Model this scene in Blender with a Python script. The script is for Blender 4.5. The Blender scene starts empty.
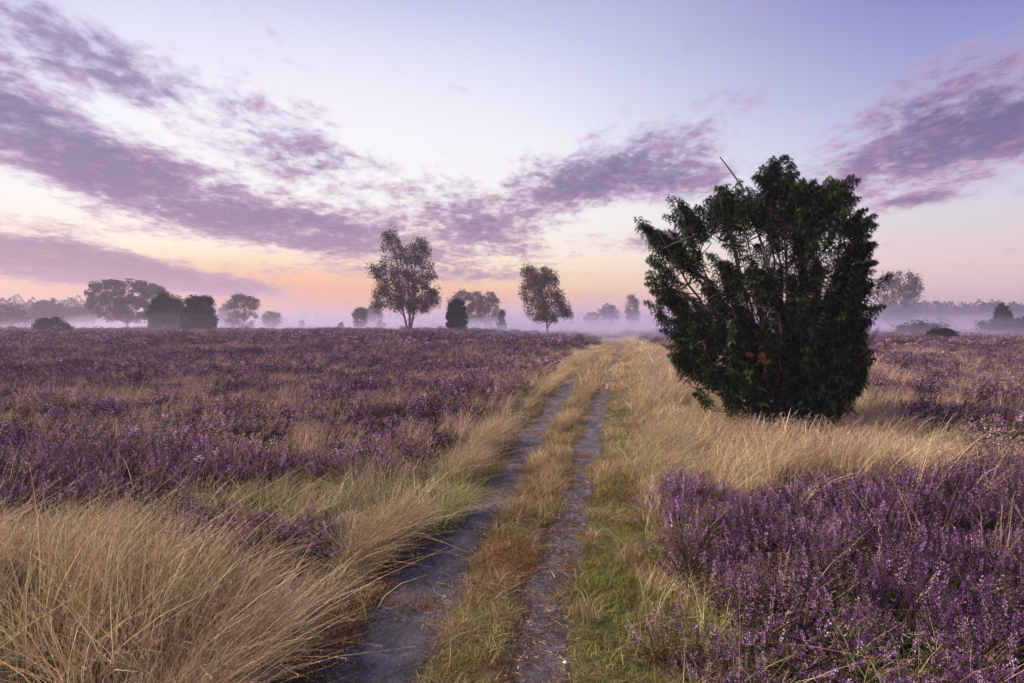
import bpy, math, random
import numpy as np
from mathutils import Vector
rng = np.random.default_rng(7)
random.seed(7)
S = bpy.context.scene
COL = S.collection
F_PX, HORIZ, CAMZ = 1024*20/36, 322.0, 1.9
PITCH = math.atan((341.5-HORIZ)/F_PX)

# ------------------------------------------------------------------ helpers
def s2l(r, g, b):
    f = lambda c: (c/255/12.92) if c/255 <= .04045 else ((c/255+.055)/1.055)**2.4
    return (f(r), f(g), f(b))

def ray(px, py):
    u, v = (px-512)/F_PX, -(py-341.5)/F_PX
    return np.array([u, math.cos(PITCH)+v*math.sin(PITCH), -math.sin(PITCH)+v*math.cos(PITCH)])

def at(px, py, Y):
    r = ray(px, py)
    return np.array([0, 0, CAMZ]) + r*(Y/r[1])

def project(x, y, z):
    dz = z-CAMZ
    d = y*math.cos(PITCH)-dz*math.sin(PITCH)
    v = y*math.sin(PITCH)+dz*math.cos(PITCH)
    d = np.maximum(d, .05)
    return 512+F_PX*x/d, 341.5-F_PX*v/d

def sm(x, a, b):
    t = np.clip((x-a)/(b-a), 0, 1)
    return t*t*(3-2*t)

_T = np.random.default_rng(3).random((256, 256))
def vnoise(x, y):
    x = np.asarray(x, float); y = np.asarray(y, float)
    xi, yi = np.floor(x).astype(int), np.floor(y).astype(int)
    fx, fy = x-xi, y-yi
    fx = fx*fx*(3-2*fx); fy = fy*fy*(3-2*fy)
    t = lambda a, b: _T[a & 255, b & 255]
    return (t(xi, yi)*(1-fx)+t(xi+1, yi)*fx)*(1-fy)+(t(xi, yi+1)*(1-fx)+t(xi+1, yi+1)*fx)*fy
def fbm(x, y, o=4):
    s, a, n = 0, .5, 0
    for k in range(o):
        s = s+a*vnoise(x*2**k+17.3*k, y*2**k+9.1*k); n += a; a *= .5
    return s/n

def mk(name, V, Fs, mat, col=None, parent=None, link=True, smooth=False):
    V = np.asarray(V, np.float32)
    if not isinstance(Fs, (list, tuple)): Fs = [Fs]
    Fs = [np.asarray(f, np.int32) for f in Fs if len(f)]
    me = bpy.data.meshes.new(name)
    me.vertices.add(len(V)); me.vertices.foreach_set('co', V.ravel())
    idx = np.concatenate([f.ravel() for f in Fs])
    tot = np.concatenate([np.full(len(f), f.shape[1], np.int32) for f in Fs])
    me.loops.add(len(idx)); me.loops.foreach_set('vertex_index', idx)
    me.polygons.add(len(tot))
    me.polygons.foreach_set('loop_start', np.concatenate([[0], np.cumsum(tot)[:-1]]).astype(np.int32))
    if smooth: me.polygons.foreach_set('use_smooth', np.ones(len(tot), bool))
    if col is not None:
        col = np.asarray(col, np.float32)
        if col.shape[1] == 3: col = np.hstack([col, np.ones((len(col), 1), np.float32)])
        a = me.attributes.new('Col', 'FLOAT_COLOR', 'POINT'); a.data.foreach_set('color', col.ravel())
    me.update(calc_edges=True); me.validate()
    me.materials.append(mat)
    o = bpy.data.objects.new(name, me)
    if link: COL.objects.link(o)
    if parent is not None: o.parent = parent
    return o

def tag(o, label=None, cat=None, group=None, kind=None):
    if label: o['label'] = label
    if cat: o['category'] = cat
    if group: o['group'] = group
    if kind: o['kind'] = kind
    return o

def empty(name, loc):
    o = bpy.data.objects.new(name, None); COL.objects.link(o); o.location = loc
    o.empty_display_size = .2
    return o

class Geo:
    """collects vertices, triangles, quads and vertex colours into one mesh"""
    def __init__(s): s.V, s.T, s.Q, s.C, s.n = [], [], [], [], 0
    def add(s, V, F, C):
        V = np.asarray(V, float).reshape(-1, 3); F = np.asarray(F)
        C = np.asarray(C, float)
        if C.ndim == 1: C = np.tile(C, (len(V), 1))
        s.V.append(V); s.C.append(C)
        (s.T if F.shape[1] == 3 else s.Q).append(F+s.n); s.n += len(V)
    def arrays(s):
        return np.concatenate(s.V), [np.concatenate(x) for x in (s.T, s.Q) if x], np.concatenate(s.C)
    def build(s, name, mat, parent=None, link=True, origin=(0, 0, 0), smooth=False):
        V, Fs, C = s.arrays()
        return mk(name, V-np.asarray(origin), Fs, mat, C, parent, link, smooth)

def norm(v):
    return v/np.maximum(np.linalg.norm(v, axis=-1, keepdims=True), 1e-9)

def tris(P, D, L, W, C):
    """thin pointed leaves: base P, direction D, length L, width W"""
    P, D = np.asarray(P), norm(np.asarray(D)); n = len(P)
    side = norm(np.cross(D, rng.normal(size=(n, 3))))
    L = np.broadcast_to(L, n)[:, None]; W = np.broadcast_to(W, n)[:, None]
    V = np.stack([P-side*W/2, P+side*W/2, P+D*L], 1).reshape(-1, 3)
    F = np.arange(3*n).reshape(n, 3)
    C = np.asarray(C); C = np.repeat(np.broadcast_to(C, (n, 3)), 3, 0)
    return V, F, C

def leaves(P, size, C, flat=0.):
    """small rhombic leaves with random orientation"""
    n = len(P); D = rng.normal(size=(n, 3)); D[:, 2] -= flat; D = norm(D)
    side = norm(np.cross(D, rng.normal(size=(n, 3))))
    sz = np.broadcast_to(size, n)[:, None]
    V = np.stack([P-D*sz*.5, P+side*sz*.36, P+D*sz*.5, P-side*sz*.36], 1).reshape(-1, 3)
    F = np.arange(4*n).reshape(n, 4)
    return V, F, np.repeat(np.broadcast_to(C, (n, 3)), 4, 0)

def ribbons(P0, lean, L, W, droop, nseg, C, C2=None):
    """grass blades: base P0 (n,3), lean (n,2), length, width"""
    n = len(P0); t = np.linspace(0, 1, nseg+1)[None, :, None]
    L = np.broadcast_to(L, n)[:, None, None]; W = np.broadcast_to(W, n)[:, None, None]
    dr = np.broadcast_to(droop, n)[:, None, None]
    l = np.concatenate([lean, np.zeros((n, 1))], 1)[:, None, :]
    P = P0[:, None, :]+l*L*(.35*t+.65*t**2.2)+np.array([0, 0, 1.])*L*(t-dr*t**3)
    a = rng.random(n)*math.pi
    w = np.stack([np.cos(a), np.sin(a), np.zeros(n)], 1)[:, None, :]*W*(1-.88*t**2)*.5
    V = np.stack([P-w, P+w], 2)                        # n, seg+1, 2, 3
    k = np.arange(nseg)*2
    q = np.stack([k, k+1, k+3, k+2], 1)
    Fq = (q[None]+(np.arange(n)*(nseg+1)*2)[:, None, None]).reshape(-1, 4)
    C = np.broadcast_to(C, (n, 3))
    if C2 is None: CC = np.repeat(C, (nseg+1)*2, 0)
    else:
        CC = (C[:, None, :]*(1-t)+np.broadcast_to(C2, (n, 3))[:, None, :]*t)
        CC = np.repeat(CC[:, :, None, :], 2, 2).reshape(-1, 3)
    return V.reshape(-1, 3), Fq, CC, P

def tube(P, R, C, ns=5):
    P = np.asarray(P, float); n = len(P)
    T = norm(np.gradient(P, axis=0))
    ref = np.array([.13, .97, .2]) if abs(T[0][1]) < .8 else np.array([1., .1, 0])
    A = norm(np.cross(T, ref)); B = np.cross(T, A)
    th = np.linspace(0, 2*math.pi, ns, endpoint=False)
    R = np.broadcast_to(R, n)
    V = P[:, None, :]+R[:, None, None]*(A[:, None, :]*np.cos(th)[None, :, None]+B[:, None, :]*np.sin(th)[None, :, None])
    F = []
    for i in range(n-1):
        for j in range(ns):
            F.append((i*ns+j, i*ns+(j+1) % ns, (i+1)*ns+(j+1) % ns, (i+1)*ns+j))
    return V.reshape(-1, 3), np.array(F), np.asarray(C)

def bez(a, b, c, n=8, wob=0.):
    t = np.linspace(0, 1, n)[:, None]
    P = (1-t)**2*a+2*t*(1-t)*b+t*t*c
    if wob: P = P+rng.normal(size=P.shape)*wob*np.sin(t*math.pi)
    return P

# ------------------------------------------------------------------ materials
class NT:
    def __init__(s, tree): s.t = tree; s.t.nodes.clear()
    def n(s, ty, **kw):
        x = s.t.nodes.new(ty)
        for k, v in kw.items(): setattr(x, k, v)
        return x
    def l(s, a, b): s.t.links.new(a, b)
    def put(s, sock, v):
        if isinstance(v, bpy.types.NodeSocket): s.l(v, sock)
        else: sock.default_value = v
    def math(s, op, a, b=None, c=None, clamp=False):
        x = s.n('ShaderNodeMath', operation=op, use_clamp=clamp)
        for i, v in enumerate((a, b, c)):
            if v is not None: s.put(x.inputs[i], v)
        return x.outputs[0]
    def mix(s, f, a, b, blend='MIX'):
        x = s.n('ShaderNodeMix', data_type='RGBA', blend_type=blend)
        s.put(x.inputs[0], f)
        for i, v in ((6, a), (7, b)):
            s.put(x.inputs[i], v if isinstance(v, bpy.types.NodeSocket) else (*v, 1))
        return x.outputs[2]
    def ramp(s, f, stops, interp='LINEAR'):
        x = s.n('ShaderNodeValToRGB'); x.color_ramp.interpolation = interp
        e = x.color_ramp.elements
        while len(e) < len(stops): e.new(.5)
        for i, (p, c) in enumerate(stops): e[i].position = p; e[i].color = (*c, 1)
        s.put(x.inputs[0], f); return x.outputs[0]
    def noise(s, vec, scale, detail=4, rough=.55, dist=0.):
        x = s.n('ShaderNodeTexNoise'); s.put(x.inputs['Vector'], vec)
        x.inputs['Scale'].default_value = scale; x.inputs['Detail'].default_value = detail
        x.inputs['Roughness'].default_value = rough; x.inputs['Distortion'].default_value = dist
        return x.outputs['Fac']
    def smooth(s, v, a, b, c=0., d=1.):
        x = s.n('ShaderNodeMapRange', interpolation_type='SMOOTHSTEP')
        s.put(x.inputs[0], v)
        for i, q in enumerate((a, b, c, d)): s.put(x.inputs[1+i], q)
        return x.outputs[0]

def plant_mat(name, transl=.3, rough=.85):
    m = bpy.data.materials.new(name); m.use_nodes = True; N = NT(m.node_tree)
    c = N.n('ShaderNodeAttribute', attribute_name='Col').outputs['Color']
    tint = N.n('ShaderNodeAttribute', attribute_name='tint', attribute_type='INSTANCER').outputs['Fac']
    grn = N.n('ShaderNodeAttribute', attribute_name='green', attribute_type='INSTANCER').outputs['Fac']
    c2 = N.mix(grn, c, N.mix(1., c, (.55, 1.05, .55), 'MULTIPLY'))
    f = N.math('ADD', tint, 1.)
    comb = N.n('ShaderNodeCombineColor'); [N.l(f, comb.inputs[i]) for i in range(3)]
    c3 = N.mix(1., c2, comb.outputs[0], 'MULTIPLY')
    d = N.n('ShaderNodeBsdfDiffuse'); N.l(c3, d.inputs['Color'])
    t = N.n('ShaderNodeBsdfTranslucent'); N.l(c3, t.inputs['Color'])
    mx = N.n('ShaderNodeMixShader'); mx.inputs[0].default_value = transl
    N.l(d.outputs[0], mx.inputs[1]); N.l(t.outputs[0], mx.inputs[2])
    o = N.n('ShaderNodeOutputMaterial'); N.l(mx.outputs[0], o.inputs[0])
    return m

M_GRASS = plant_mat('grass_blades', .3)
M_HEATH = plant_mat('heather_sprigs', .2)
M_LEAF = plant_mat('foliage', .3)
M_NEEDLE = plant_mat('juniper_needles', .12)
def bark_mat():
    m = bpy.data.materials.new('bark'); m.use_nodes = True; N = NT(m.node_tree)
    c = N.n('ShaderNodeAttribute', attribute_name='Col').outputs['Color']
    tc = N.n('ShaderNodeTexCoord').outputs['Object']
    n = N.noise(tc, 9, 5, .7)
    c2 = N.mix(1., c, N.ramp(n, [(.3, (.45, .43, .42)), (.7, (1.25, 1.2, 1.15))]), 'MULTIPLY')
    p = N.n('ShaderNodeBsdfPrincipled'); N.l(c2, p.inputs['Base Color']); p.inputs['Roughness'].default_value = .9
    b = N.n('ShaderNodeBump'); b.inputs['Strength'].default_value = .6; b.inputs['Distance'].default_value = .02
    N.l(n, b.inputs['Height']); N.l(b.outputs[0], p.inputs['Normal'])
    o = N.n('ShaderNodeOutputMaterial'); N.l(p.outputs[0], o.inputs[0]); return m
M_BARK = bark_mat()

def ground_mat():
    m = bpy.data.materials.new('heath_soil'); m.use_nodes = True; N = NT(m.node_tree)
    tc = N.n('ShaderNodeTexCoord').outputs['Object']
    turf = N.n('ShaderNodeAttribute', attribute_name='Col').outputs['Color']
    n1 = N.noise(tc, 2.2, 6, .65); n2 = N.noise(tc, 28, 5, .7)
    soil = N.ramp(n2, [(.3, (.022, .016, .014)), (.55, (.055, .038, .028)), (.8, (.11, .075, .05))])
    moss = N.ramp(n2, [(.3, (.02, .025, .008)), (.5, (.06, .06, .018)), (.62, (.10, .075, .03)), (.85, (.17, .13, .06))])
    rust = N.ramp(n2, [(.3, (.03, .016, .008)), (.55, (.10, .045, .018)), (.8, (.2, .11, .05))])
    mm = N.mix(N.smooth(n1, .42, .6), moss, rust)
    sp = N.n('ShaderNodeSeparateColor'); N.l(turf, sp.inputs[0])
    c = N.mix(sp.outputs[0], soil, mm)
    p = N.n('ShaderNodeBsdfPrincipled'); N.l(c, p.inputs['Base Color']); p.inputs['Roughness'].default_value = .95
    b = N.n('ShaderNodeBump'); b.inputs['Strength'].default_value = .8; b.inputs['Distance'].default_value = .03
    N.l(n2, b.inputs['Height']); N.l(b.outputs[0], p.inputs['Normal'])
    o = N.n('ShaderNodeOutputMaterial'); N.l(p.outputs[0], o.inputs[0]); return m

def sand_mat():
    m = bpy.data.materials.new('damp_sand'); m.use_nodes = True; N = NT(m.node_tree)
    tc = N.n('ShaderNodeTexCoord').outputs['Object']
    n1 = N.noise(tc, 3.5, 6, .65, .4); n2 = N.noise(tc, 45, 6, .75); n3 = N.noise(tc, 14, 4, .6, 1.)
    c = N.ramp(n1, [(.32, (.05, .042, .048)), (.5, (.12, .105, .122)), (.68, (.25, .225, .25))])
    c = N.mix(1., c, N.ramp(n2, [(.3, (.35, .35, .35)), (.55, (1., 1., 1.)), (.75, (2., 1.95, 1.9))]), 'MULTIPLY')
    c = N.mix(N.smooth(n3, .56, .68, 0, .65), c, (.05, .04, .035))
    edge = N.n('ShaderNodeAttribute', attribute_name='Col').outputs['Color']
    sp = N.n('ShaderNodeSeparateColor'); N.l(edge, sp.inputs[0])
    litter = N.math('MULTIPLY', sp.outputs[0], N.smooth(n3, .35, .6))
    c = N.mix(litter, c, (.045, .03, .02))
    p = N.n('ShaderNodeBsdfPrincipled'); N.l(c, p.inputs['Base Color']); p.inputs['Roughness'].default_value = .7
    b = N.n('ShaderNodeBump'); b.inputs['Strength'].default_value = 1.; b.inputs['Distance'].default_value = .035
    N.l(N.math('ADD', n2, N.math('MULTIPLY', n3, 1.5)), b.inputs['Height']); N.l(b.outputs[0], p.inputs['Normal'])
    o = N.n('ShaderNodeOutputMaterial'); N.l(p.outputs[0], o.inputs[0]); return m
M_GROUND, M_SAND = ground_mat(), sand_mat()

def vol_mat(name, density, color, g):
    m = bpy.data.materials.new(name); m.use_nodes = True; N = NT(m.node_tree)
    v = N.n('ShaderNodeVolumePrincipled')
    v.inputs['Color'].default_value = (*color, 1); v.inputs['Density'].default_value = density
    v.inputs['Anisotropy'].default_value = g
    o = N.n('ShaderNodeOutputMaterial'); N.l(v.outputs[0], o.inputs['Volume']); return m

# ------------------------------------------------------------------ camera, sun, sky
cam = bpy.data.objects.new('camera', bpy.data.cameras.new('camera')); COL.objects.link(cam)
cam.data.lens = 20; cam.data.sensor_width = 36; cam.data.clip_end = 3000; cam.data.clip_start = .05
cam.location = (0, 0, CAMZ); cam.rotation_euler = (math.pi/2-PITCH, 0, 0)
S.camera = cam

SUN_AZ, SUN_EL = math.radians(-98), math.radians(36)
sl = bpy.data.lights.new('sun', 'SUN'); sl.energy = 5.0; sl.angle = math.radians(16); sl.color = (1, .83, .68)
so = bpy.data.objects.new('sun', sl); COL.objects.link(so)
sd = Vector((math.sin(SUN_AZ)*math.cos(SUN_EL), math.cos(SUN_AZ)*math.cos(SUN_EL), math.sin(SUN_EL)))
so.rotation_euler = sd.to_track_quat('Z', 'Y').to_euler()

def azel(px, py):
    r = ray(px, py); return math.atan2(r[0], r[1]), math.atan2(r[2], math.hypot(r[0], r[1]))

def build_sky():
    w = bpy.data.worlds.new('World'); S.world = w; w.use_nodes = True
    N = NT(w.node_tree)
    tc = N.n('ShaderNodeTexCoord').outputs['Generated']
    sp = N.n('ShaderNodeSeparateXYZ'); N.l(tc, sp.inputs[0]); X, Y, Z = sp.outputs
    az = N.math('ARCTAN2', X, Y); el = N.math('ARCSINE', Z)
    e = N.math('DIVIDE', N.math('MAXIMUM', el, 0.), math.pi/2)      # 0..1
    D = lambda d: d/90
    near = N.ramp(e, [(0, s2l(246, 184, 150)), (D(2.3), s2l(255, 200, 140)), (D(4), s2l(255, 224, 172)), (D(6.3), s2l(255, 246, 220)),
                      (D(10), s2l(251, 251, 248)), (D(17), s2l(238, 243, 255)), (D(24), s2l(208, 216, 244)), (D(31), s2l(172, 182, 228)), (D(38), s2l(146, 156, 212)), (D(60), s2l(120, 130, 190)), (1, s2l(106, 116, 176))])
    far = N.ramp(e, [(0, s2l(205, 180, 190)), (D(2.5), s2l(232, 204, 198)), (D(5), s2l(232, 212, 208)), (D(9), s2l(216, 214, 228)),
                     (D(14), s2l(186, 194, 228)), (D(19), s2l(150, 158, 212)), (D(25), s2l(116, 124, 190)), (D(32), s2l(98, 106, 174)), (D(50), s2l(98, 104, 164)), (1, s2l(96, 102, 160))])
    # angular distance in azimuth from the glow
    dz = N.math('ABSOLUTE', N.math('SUBTRACT', az, math.radians(-17)))
    f = N.smooth(dz, math.radians(14), math.radians(62))
    sky = N.mix(f, near, far)
    # warm core of the dawn glow
    def blob(cx, cy, rx, ry, rot=0., hard=0.):
        """elliptical mask centred on a direction, axes in degrees"""
        x = N.n('ShaderNodeMapping', vector_type='TEXTURE')
        N.l(ae, x.inputs[0]); a, b = azel(cx, cy)
        x.inputs['Location'].default_value = (a, b, 0)
        x.inputs['Rotation'].default_value = (0, 0, math.radians(rot))
        x.inputs['Scale'].default_value = (math.radians(rx), math.radians(ry), 1)
        l = N.n('ShaderNodeVectorMath', operation='LENGTH'); N.l(x.outputs[0], l.inputs[0])
        return N.smooth(l.outputs['Value'], 1., hard)
    cb = N.n('ShaderNodeCombineXYZ'); N.l(az, cb.inputs[0]); N.l(el, cb.inputs[1]); ae = cb.outputs[0]
    sky = N.mix(N.math('MULTIPLY', blob(300, 298, 32, 5.4), .85), sky, s2l(255, 180, 104))
    sky = N.mix(N.math('MULTIPLY', blob(330, 120, 34, 14), .5), sky, s2l(250, 249, 255))
    # clouds: flat layer seen in perspective, streaks run away from the viewer
    zz = N.math('ADD', N.math('MAXIMUM', Z, 0.), .17)
    cx_, cy_ = N.math('DIVIDE', X, zz), N.math('DIVIDE', Y, zz)
    cq = N.n('ShaderNodeCombineXYZ'); N.l(cx_, cq.inputs[0]); N.l(N.math('MULTIPLY', cy_, .8), cq.inputs[1])
    q = cq.outputs[0]
    nA = N.noise(q, 2.9, 9, .6, .25)
    nC = N.noise(q, 24., 6, .62, .3)
    nB = N.noise(q, 9., 7, .62, .4)
    n = N.math('ADD', N.math('ADD', N.math('MULTIPLY', nA, .42), N.math('MULTIPLY', nB, .36)), N.math('MULTIPLY', nC, .22))
    blobs = [(30, 132, 19, 5.6, -20, 1.15), (170, 192, 17, 5.0, -16, 1.1), (300, 228, 15, 4.0, -10, 1.05), (440, 245, 18, 5.4, -2, .9),
             (495, 205, 15, 5.4, 3, .78), (575, 182, 12, 4.4, 0, .82), (645, 160, 12, 5.6, 4, .98), (690, 185, 9, 3., 4, .7), (752, 95, 8, 3., 16, .5), (955, 140, 15, 5.6, 13, 1.08), (1015, 125, 9, 5.5, 14, .95),
             (930, 80, 11, 3.4, 20, .78), (25, 32, 13, 4.6, -14, .8), (110, 62, 9, 3., -14, .6), (230, 118, 16, 6.5, -14, .6), (60, 262, 22, 2.9, -6.5, 1.6), (210, 284, 14, 1.5, -4, .95),
             (640, 242, 10, 2.2, 3, .8), (20, 222, 9, 1.8, -8, .6), (420, 274, 24, 1.2, 0, .62), (915, 200, 4, 1.1, 6, .85), (850, 175, 14, 2.6, 8, .5), (790, 215, 9, 2, 10, .4), (335, 168, 12, 5, -8, .66)]
    mask = None
    for (bx, by, rx, ry, rot, wgt) in blobs:
        b = N.math('MULTIPLY', blob(bx, by, rx, ry, rot, .1), wgt)
        mask = b if mask is None else N.math('MAXIMUM', mask, b) if False else N.math('SUBTRACT', N.math('ADD', mask, b), N.math('MULTIPLY', N.math('MULTIPLY', mask, b), .6))
    # away from the photographed part of the sky the same layer goes on, thinner
    back = N.smooth(N.math('ABSOLUTE', az), math.radians(48), math.radians(75), 0., .45)
    high = N.smooth(el, math.radians(33), math.radians(45), 0., .35)
    mask = N.math('MAXIMUM', mask, N.math('MAXIMUM', back, high))
    dens = N.math('ADD', N.math('MULTIPLY', N.math('SUBTRACT', n, .5), 6.6), N.math('MULTIPLY', N.math('SUBTRACT', mask, .46), 1.5))
    alpha = N.smooth(dens, -.35, .85)
    thick = N.smooth(dens, .1, 1.35)
    lowc = N.ramp(e, [(0, s2l(230, 184, 170)), (D(4), s2l(212, 172, 178)), (D(9), s2l(200, 172, 196)), (D(16), s2l(184, 162, 200)), (D(26), s2l(164, 152, 202)), (D(35), s2l(150, 146, 200))])
    hic = N.ramp(e, [(0, s2l(190, 150, 168)), (D(4), s2l(150, 116, 150)), (D(9), s2l(118, 90, 136)), (D(16), s2l(92, 76, 132)), (D(26), s2l(108, 98, 150)), (D(35), s2l(112, 108, 160))])
    cc = N.mix(thick, lowc, hic)
    pinkn = N.smooth(nB, .5, .72, 0, .3)
    cc = N.mix(pinkn, cc, s2l(226, 168, 196))
    sky = N.mix(N.math('MULTIPLY', alpha, .9), sky, cc)
    # unseen sky behind the viewer, brightened and warmed as added fill for the foreground
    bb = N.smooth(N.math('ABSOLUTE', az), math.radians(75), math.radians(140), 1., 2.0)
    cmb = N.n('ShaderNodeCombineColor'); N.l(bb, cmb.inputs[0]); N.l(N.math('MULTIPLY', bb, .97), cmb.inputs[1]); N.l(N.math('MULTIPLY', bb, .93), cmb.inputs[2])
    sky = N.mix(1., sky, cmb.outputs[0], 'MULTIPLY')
    # below the horizon: dim ground colour
    sky = N.mix(N.smooth(el, -.02, -.12), sky, (.12, .09, .1))
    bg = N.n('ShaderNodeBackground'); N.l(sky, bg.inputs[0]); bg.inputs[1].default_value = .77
    ns = N.n('ShaderNodeTexSky', sky_type='NISHITA'); ns.sun_disc = False
    ns.sun_elevation = SUN_EL; ns.sun_rotation = SUN_AZ; ns.dust_density = 2.
    b2 = N.n('ShaderNodeBackground'); N.l(ns.outputs[0], b2.inputs[0]); b2.inputs[1].default_value = .004
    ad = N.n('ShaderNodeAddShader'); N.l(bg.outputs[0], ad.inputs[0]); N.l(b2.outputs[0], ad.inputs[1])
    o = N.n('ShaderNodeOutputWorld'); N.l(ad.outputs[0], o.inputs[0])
    w.cycles.sampling_method = 'MANUAL'; w.cycles.sample_map_resolution = 512
build_sky()

# ------------------------------------------------------------------ terrain
LC = [(683, 364, 68), (639, 393, 54), (586, 425, 43), (548, 452, 34), (516, 482, 23), (479, 507, 18), (447, 524, 17), (410, 551, 12), (378, 576, 9), (357, 600, 7), (345, 614, 5)]
RC = [(683, 538, 36), (639, 542, 31), (586, 550, 27), (548, 560, 23), (516, 571, 18), (479, 581, 15), (447, 588, 15), (410, 598, 10), (378, 607, 8), (357, 618, 6), (345, 623, 4)]
def rut(tab):
    r = []
    for (py, px, hw) in tab:
        d = ray(px, py); k = CAMZ/-d[2]; r.append((d[1]*k, d[0]*k, hw/F_PX*d[1]*k))
    y0, x0, w0 = r[0]; y1, x1, w1 = r[2]
    s = (x1-x0)/(y1-y0)
    r = [(y0-9, x0-9*s, w0)]+r
    y2, x2, w2 = r[-1]
    r += [(y2+22, x2+2.0, w2), (y2+60, x2+3.0, w2)]
    return np.array(r)
RL, RR = rut(LC), rut(RC)
def rutx(R, y): return np.interp(y, R[:, 0], R[:, 1])
def rutw(R, y): return np.maximum(np.interp(y, R[:, 0], R[:, 2]), .16)
def rut_dist(x, y):
    """signed: <0 inside a rut, in half-widths beyond the edge"""
    a = np.abs(x-rutx(RL, y))-rutw(RL, y); b = np.abs(x-rutx(RR, y))-rutw(RR, y)
    return np.minimum(a, b)

def gz(x, y):
    x = np.asarray(x, float); y = np.asarray(y, float)
    z = (fbm(x*.35, y*.35, 3)-.5)*.14+(fbm(x*.05+5, y*.05, 3)-.5)*.5*sm(y, 12, 40)
    left = 1-sm(x, -9+y*.03, 5+y*.05)
    z = z+left*.55*sm(y, 18, 58)*(1-.0*y)
    z = z-1.3*sm(y, 64, 100)*left-.35*sm(y, 60, 120)*(1-left)
    z = z-.05*(1-sm(rut_dist(x, y), -.12, .10))*sm(y, -20, 0)*(1-sm(y, 50, 70))
    bank = sm(rutx(RL, y)-rutw(RL, y)-x, .1, .9)*.07*(1-sm(y, 10, 20))
    return z+bank

def axis(core, step, lim, g=1.06):
    a = list(np.arange(core[0], core[1], step)); s = step
    while a[-1] < lim[1]: s *= g; a.append(a[-1]+s)
    s = step
    while a[0] > lim[0]: s *= g; a.insert(0, a[0]-s)
    return np.array(a)
gx = axis((-3.2, 3.2), .05, (-430, 430), 1.055); gy = axis((2.2, 9), .05, (-40, 460), 1.03)
GX, GY = np.meshgrid(gx, gy); GZ = gz(GX, GY)
nx, ny = len(gx), len(gy)
ii = (np.arange(ny-1)[:, None]*nx+np.arange(nx-1)[None, :]).ravel()
V = np.stack([GX.ravel(), GY.ravel(), GZ.ravel()], 1)
V[:, 2] += (fbm(V[:, 0]*9, V[:, 1]*9, 2)-.5)*.02
Fg = np.stack([ii, ii+1, ii+nx+1, ii+nx], 1)
xr = V[:, 0]-rutx(RR, V[:, 1]); xl = V[:, 0]-rutx(RL, V[:, 1])
turf = ((xl > 0)*(1-sm(xr, .9, 1.3)))*(1-sm(V[:, 1], 14, 25))
col = np.stack([turf]*3, 1)
tag(mk('ground', V, Fg, M_GROUND, col, smooth=True), 'dark heath soil and moss under the heather and grass', kind='structure')

def path_strip(R, name, label, seed):
    ys = np.concatenate([np.arange(1.2, 12, .04), np.arange(12, 30, .12), np.arange(30, 72, .4)])
    K = 17; s = np.linspace(-1, 1, K)
    g = Geo(); YY = np.repeat(ys[:, None], K, 1)
    wl = rutw(R, ys)*(1.05+.9*(fbm(ys*1.6+seed, ys*0+3, 4)-.5)); wr = rutw(R, ys)*(1.05+.9*(fbm(ys*1.6+seed+40, ys*0+7, 4)-.5))
    XX = rutx(R, ys)[:, None]+np.where(s[None, :] < 0, s[None, :]*wl[:, None], s[None, :]*wr[:, None])
    ZZ = gz(XX, YY)+.006+(fbm(XX*7+seed, YY*7, 4)-.5)*.035+(fbm(XX*2+seed, YY*2, 2)-.5)*.03
    ZZ = ZZ+.012-.05*np.abs(s[None, :])**6
    ZZ = np.maximum(ZZ, gz(XX, YY)+.004-.05*(np.abs(s[None, :]) > .93)*1.)
    n = len(ys); V = np.stack([XX, YY, ZZ], 2).reshape(-1, 3)
    i = (np.arange(n-1)[:, None]*K+np.arange(K-1)[None, :]).ravel()
    F = np.stack([i, i+1, i+K+1, i+K], 1)
    e = np.repeat(np.abs(s)[None, :]**3, n, 0)+.65*sm(YY, 14, 34)+(.35*(1-sm(YY, 4, 7)) if R is RR else 0)
    e = e.ravel().clip(0, 1)
    return tag(mk(name, V, F, M_SAND, np.stack([e]*3, 1), smooth=True), label, kind='structure')
path_strip(RL, 'path', 'left wheel rut of damp grey-violet sand, the wider one', 0)
path_strip(RR, 'path', 'right wheel rut of damp sand, the narrower and grassier one', 55)

# ------------------------------------------------------------------ plant prototypes (kept out of the scene, used by the ground cover)
def jit(c, n, a=.25, hue=.08):
    c = np.asarray(c, float)
    return c[None, :]*(1+rng.normal(size=(n, 1))*a).clip(.35, 1.9)*(1+rng.normal(size=(n, 3))*hue).clip(.7, 1.3)
def pick(n, cols, w, a=.22):
    cols = np.array(cols); k = rng.choice(len(cols), n, p=np.array(w)/sum(w))
    return cols[k]*(1+rng.normal(size=(n, 1))*a).clip(.4, 1.8)
STRAW = [(.68, .49, .29), (.57, .37, .20), (.30, .15, .075), (.86, .72, .48), (.24, .22, .09)]
def disk(n, r):
    a = rng.random(n)*2*math.pi; q = np.sqrt(rng.random(n))*r
    return np.stack([q*np.cos(a), q*np.sin(a), np.zeros(n)], 1)

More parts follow.
